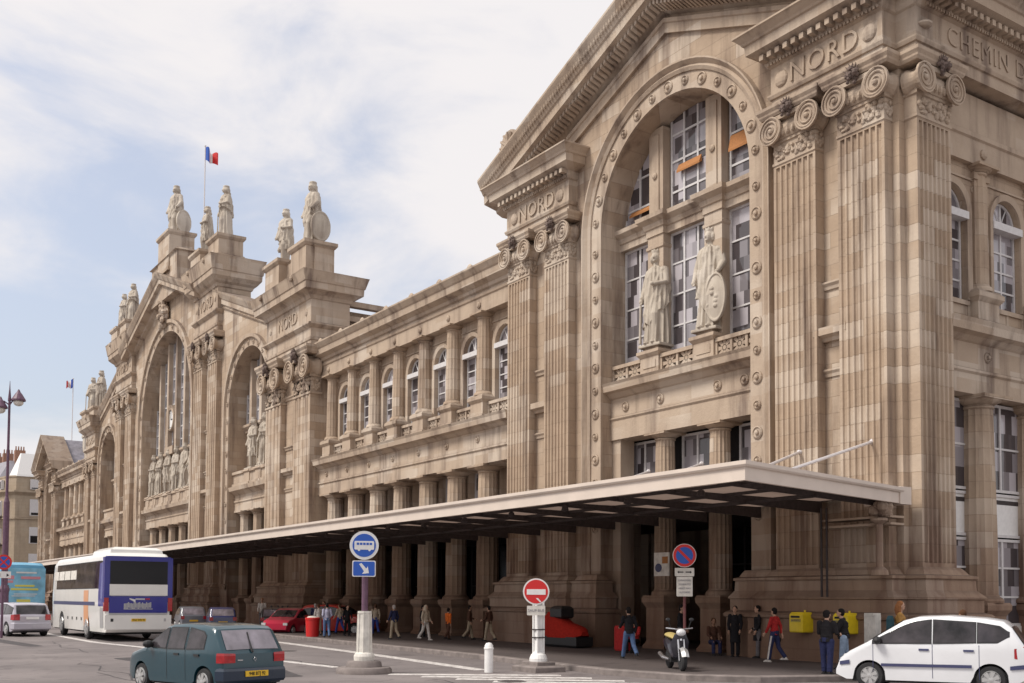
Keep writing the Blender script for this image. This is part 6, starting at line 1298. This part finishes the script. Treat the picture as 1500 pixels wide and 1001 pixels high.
P('dark-clothed person seated by the column base right of the no parking sign', -26.2, 25.6, .15, R_(-30), 1.6, 'brown', 'navy', 'brown', 0, (30, 40), (30, 40), sit=True, skin='skindark')
P('person in red jacket sitting beside the column base left of the scooter', -28.6, 24.2, .15, R_(-70), 1.5, 'red', 'black', 'ginger', 0, (30, 40), (30, 60), sit=True)
P('person in a pale hooded top and white trousers walking among the far columns', -41.6, 23.1, .15, R_(20), 1.52, 'cream', 'white', 'grey', 14, (10, 30), (-10, 20), hood=True, shoes='white')
P('person in a bright orange top beside the pale hooded walker', -41.5, 24.2, .15, R_(100), 1.38, 'orange', 'brown', 'black', 10, (10, 20), (-10, 20))
P('person in a dark top and pale shorts right of the orange one', -41.3, 25.2, .15, R_(60), 1.5, 'brown', 'khaki', 'black', 12, (10, 60), (-10, 30))
P('person in dark jacket and khaki trousers walking left of the pale hooded walker', -42.9, 22.2, .15, R_(195), 1.5, 'navy', 'khaki', 'grey', 10, (15, 30), (-15, 30))
P('person in a beige top and blue trousers just right of the bus sign pole', -48.6, 24.1, .15, R_(170), 1.52, 'cream', 'blue', 'brown', 16, (20, 20), (-20, 20))
P('person all in black just left of the bus sign pole', -47.6, 22.1, .15, R_(0), 1.46, 'black', 'black', 'black', 6, (15, 30), (-10, 20))
P('person in pale blue shirt and jeans, arms akimbo, seen from behind', -46.4, 20.5, .15, R_(170), 1.55, 'paleblue', 'jeans', 'black', 8, (-15, 70), (-15, 70))
P('person in white top and pale skirt left of the pale blue shirt', -49.0, 21.2, .15, R_(180), 1.5, 'white', 'cream', 'brown', 4, (10, 20), (5, 10), skirt=1.0, fem=1)
P('person in white standing behind the crimson car, left one of two', -55.2, 24.2, .15, R_(-60), 1.6, 'white', 'cream', 'brown', 0, (10, 40), (10, 30))
P('person in white leaning over the crimson car, right one of two', -53.7, 24.0, .15, R_(-110), 1.55, 'white', 'paleblue', 'black', 0, (40, 40), (30, 40), lean=22)
P('person in pale clothes standing between the dark parked cars', -62.6, 23.4, .15, R_(-40), 1.75, 'white', 'grey', 'ginger', 0, (10, 30), (10, 30))
def again(frag, x, y, rz, label):
    src = [o for o in bpy.data.objects if o.get('category') == 'person' and frag in o['label']][0]; c = copy_tree(src); c.location = (x, y, .15); c.rotation_euler = (0, 0, rz); c['label'] = label
again('beige top', -50.9, 23.2, R_(200), 'person in cream top left of the one in pale blue shirt')
again('all in black', -44.6, 24.6, R_(40), 'person in black behind, between the beige top and the khaki trousers')
again('dark top and pale shorts', -39.2, 24.9, R_(200), 'person in brown top at the stone pier, rightmost of the far walkers')
again('khaki trousers walking', -52.2, 22.4, R_(150), 'person in dark jacket beside the tall red car')
again('second dark-coated', -26.7, 24.6, R_(30), 'person in dark coat by the column right of the scooter')
for o in list(bpy.data.objects):
    if o.get('label') and 'black leather jacket' in o['label'] and o['category'] == 'person': o.scale.x *= 1.12; o.scale.y *= 1.18
# red stall-like suitcase beside the seated person
g = MB(); g.rstack(-29.75, -29.2, 24.2, 24.5, [(-.03, .17), (0, .22), (0, 1.0), (-.03, 1.06)]); g.tube([(-29.6, 24.35, 1.0), (-29.6, 24.35, 1.2), (-29.35, 24.35, 1.2), (-29.35, 24.35, 1.0)], .015, 5); tag(g.build('suitcase', C_['red'], None, origin=(-29.5, 24.3, .15)), 'upright red suitcase left of the seated person in red', 'suitcase')
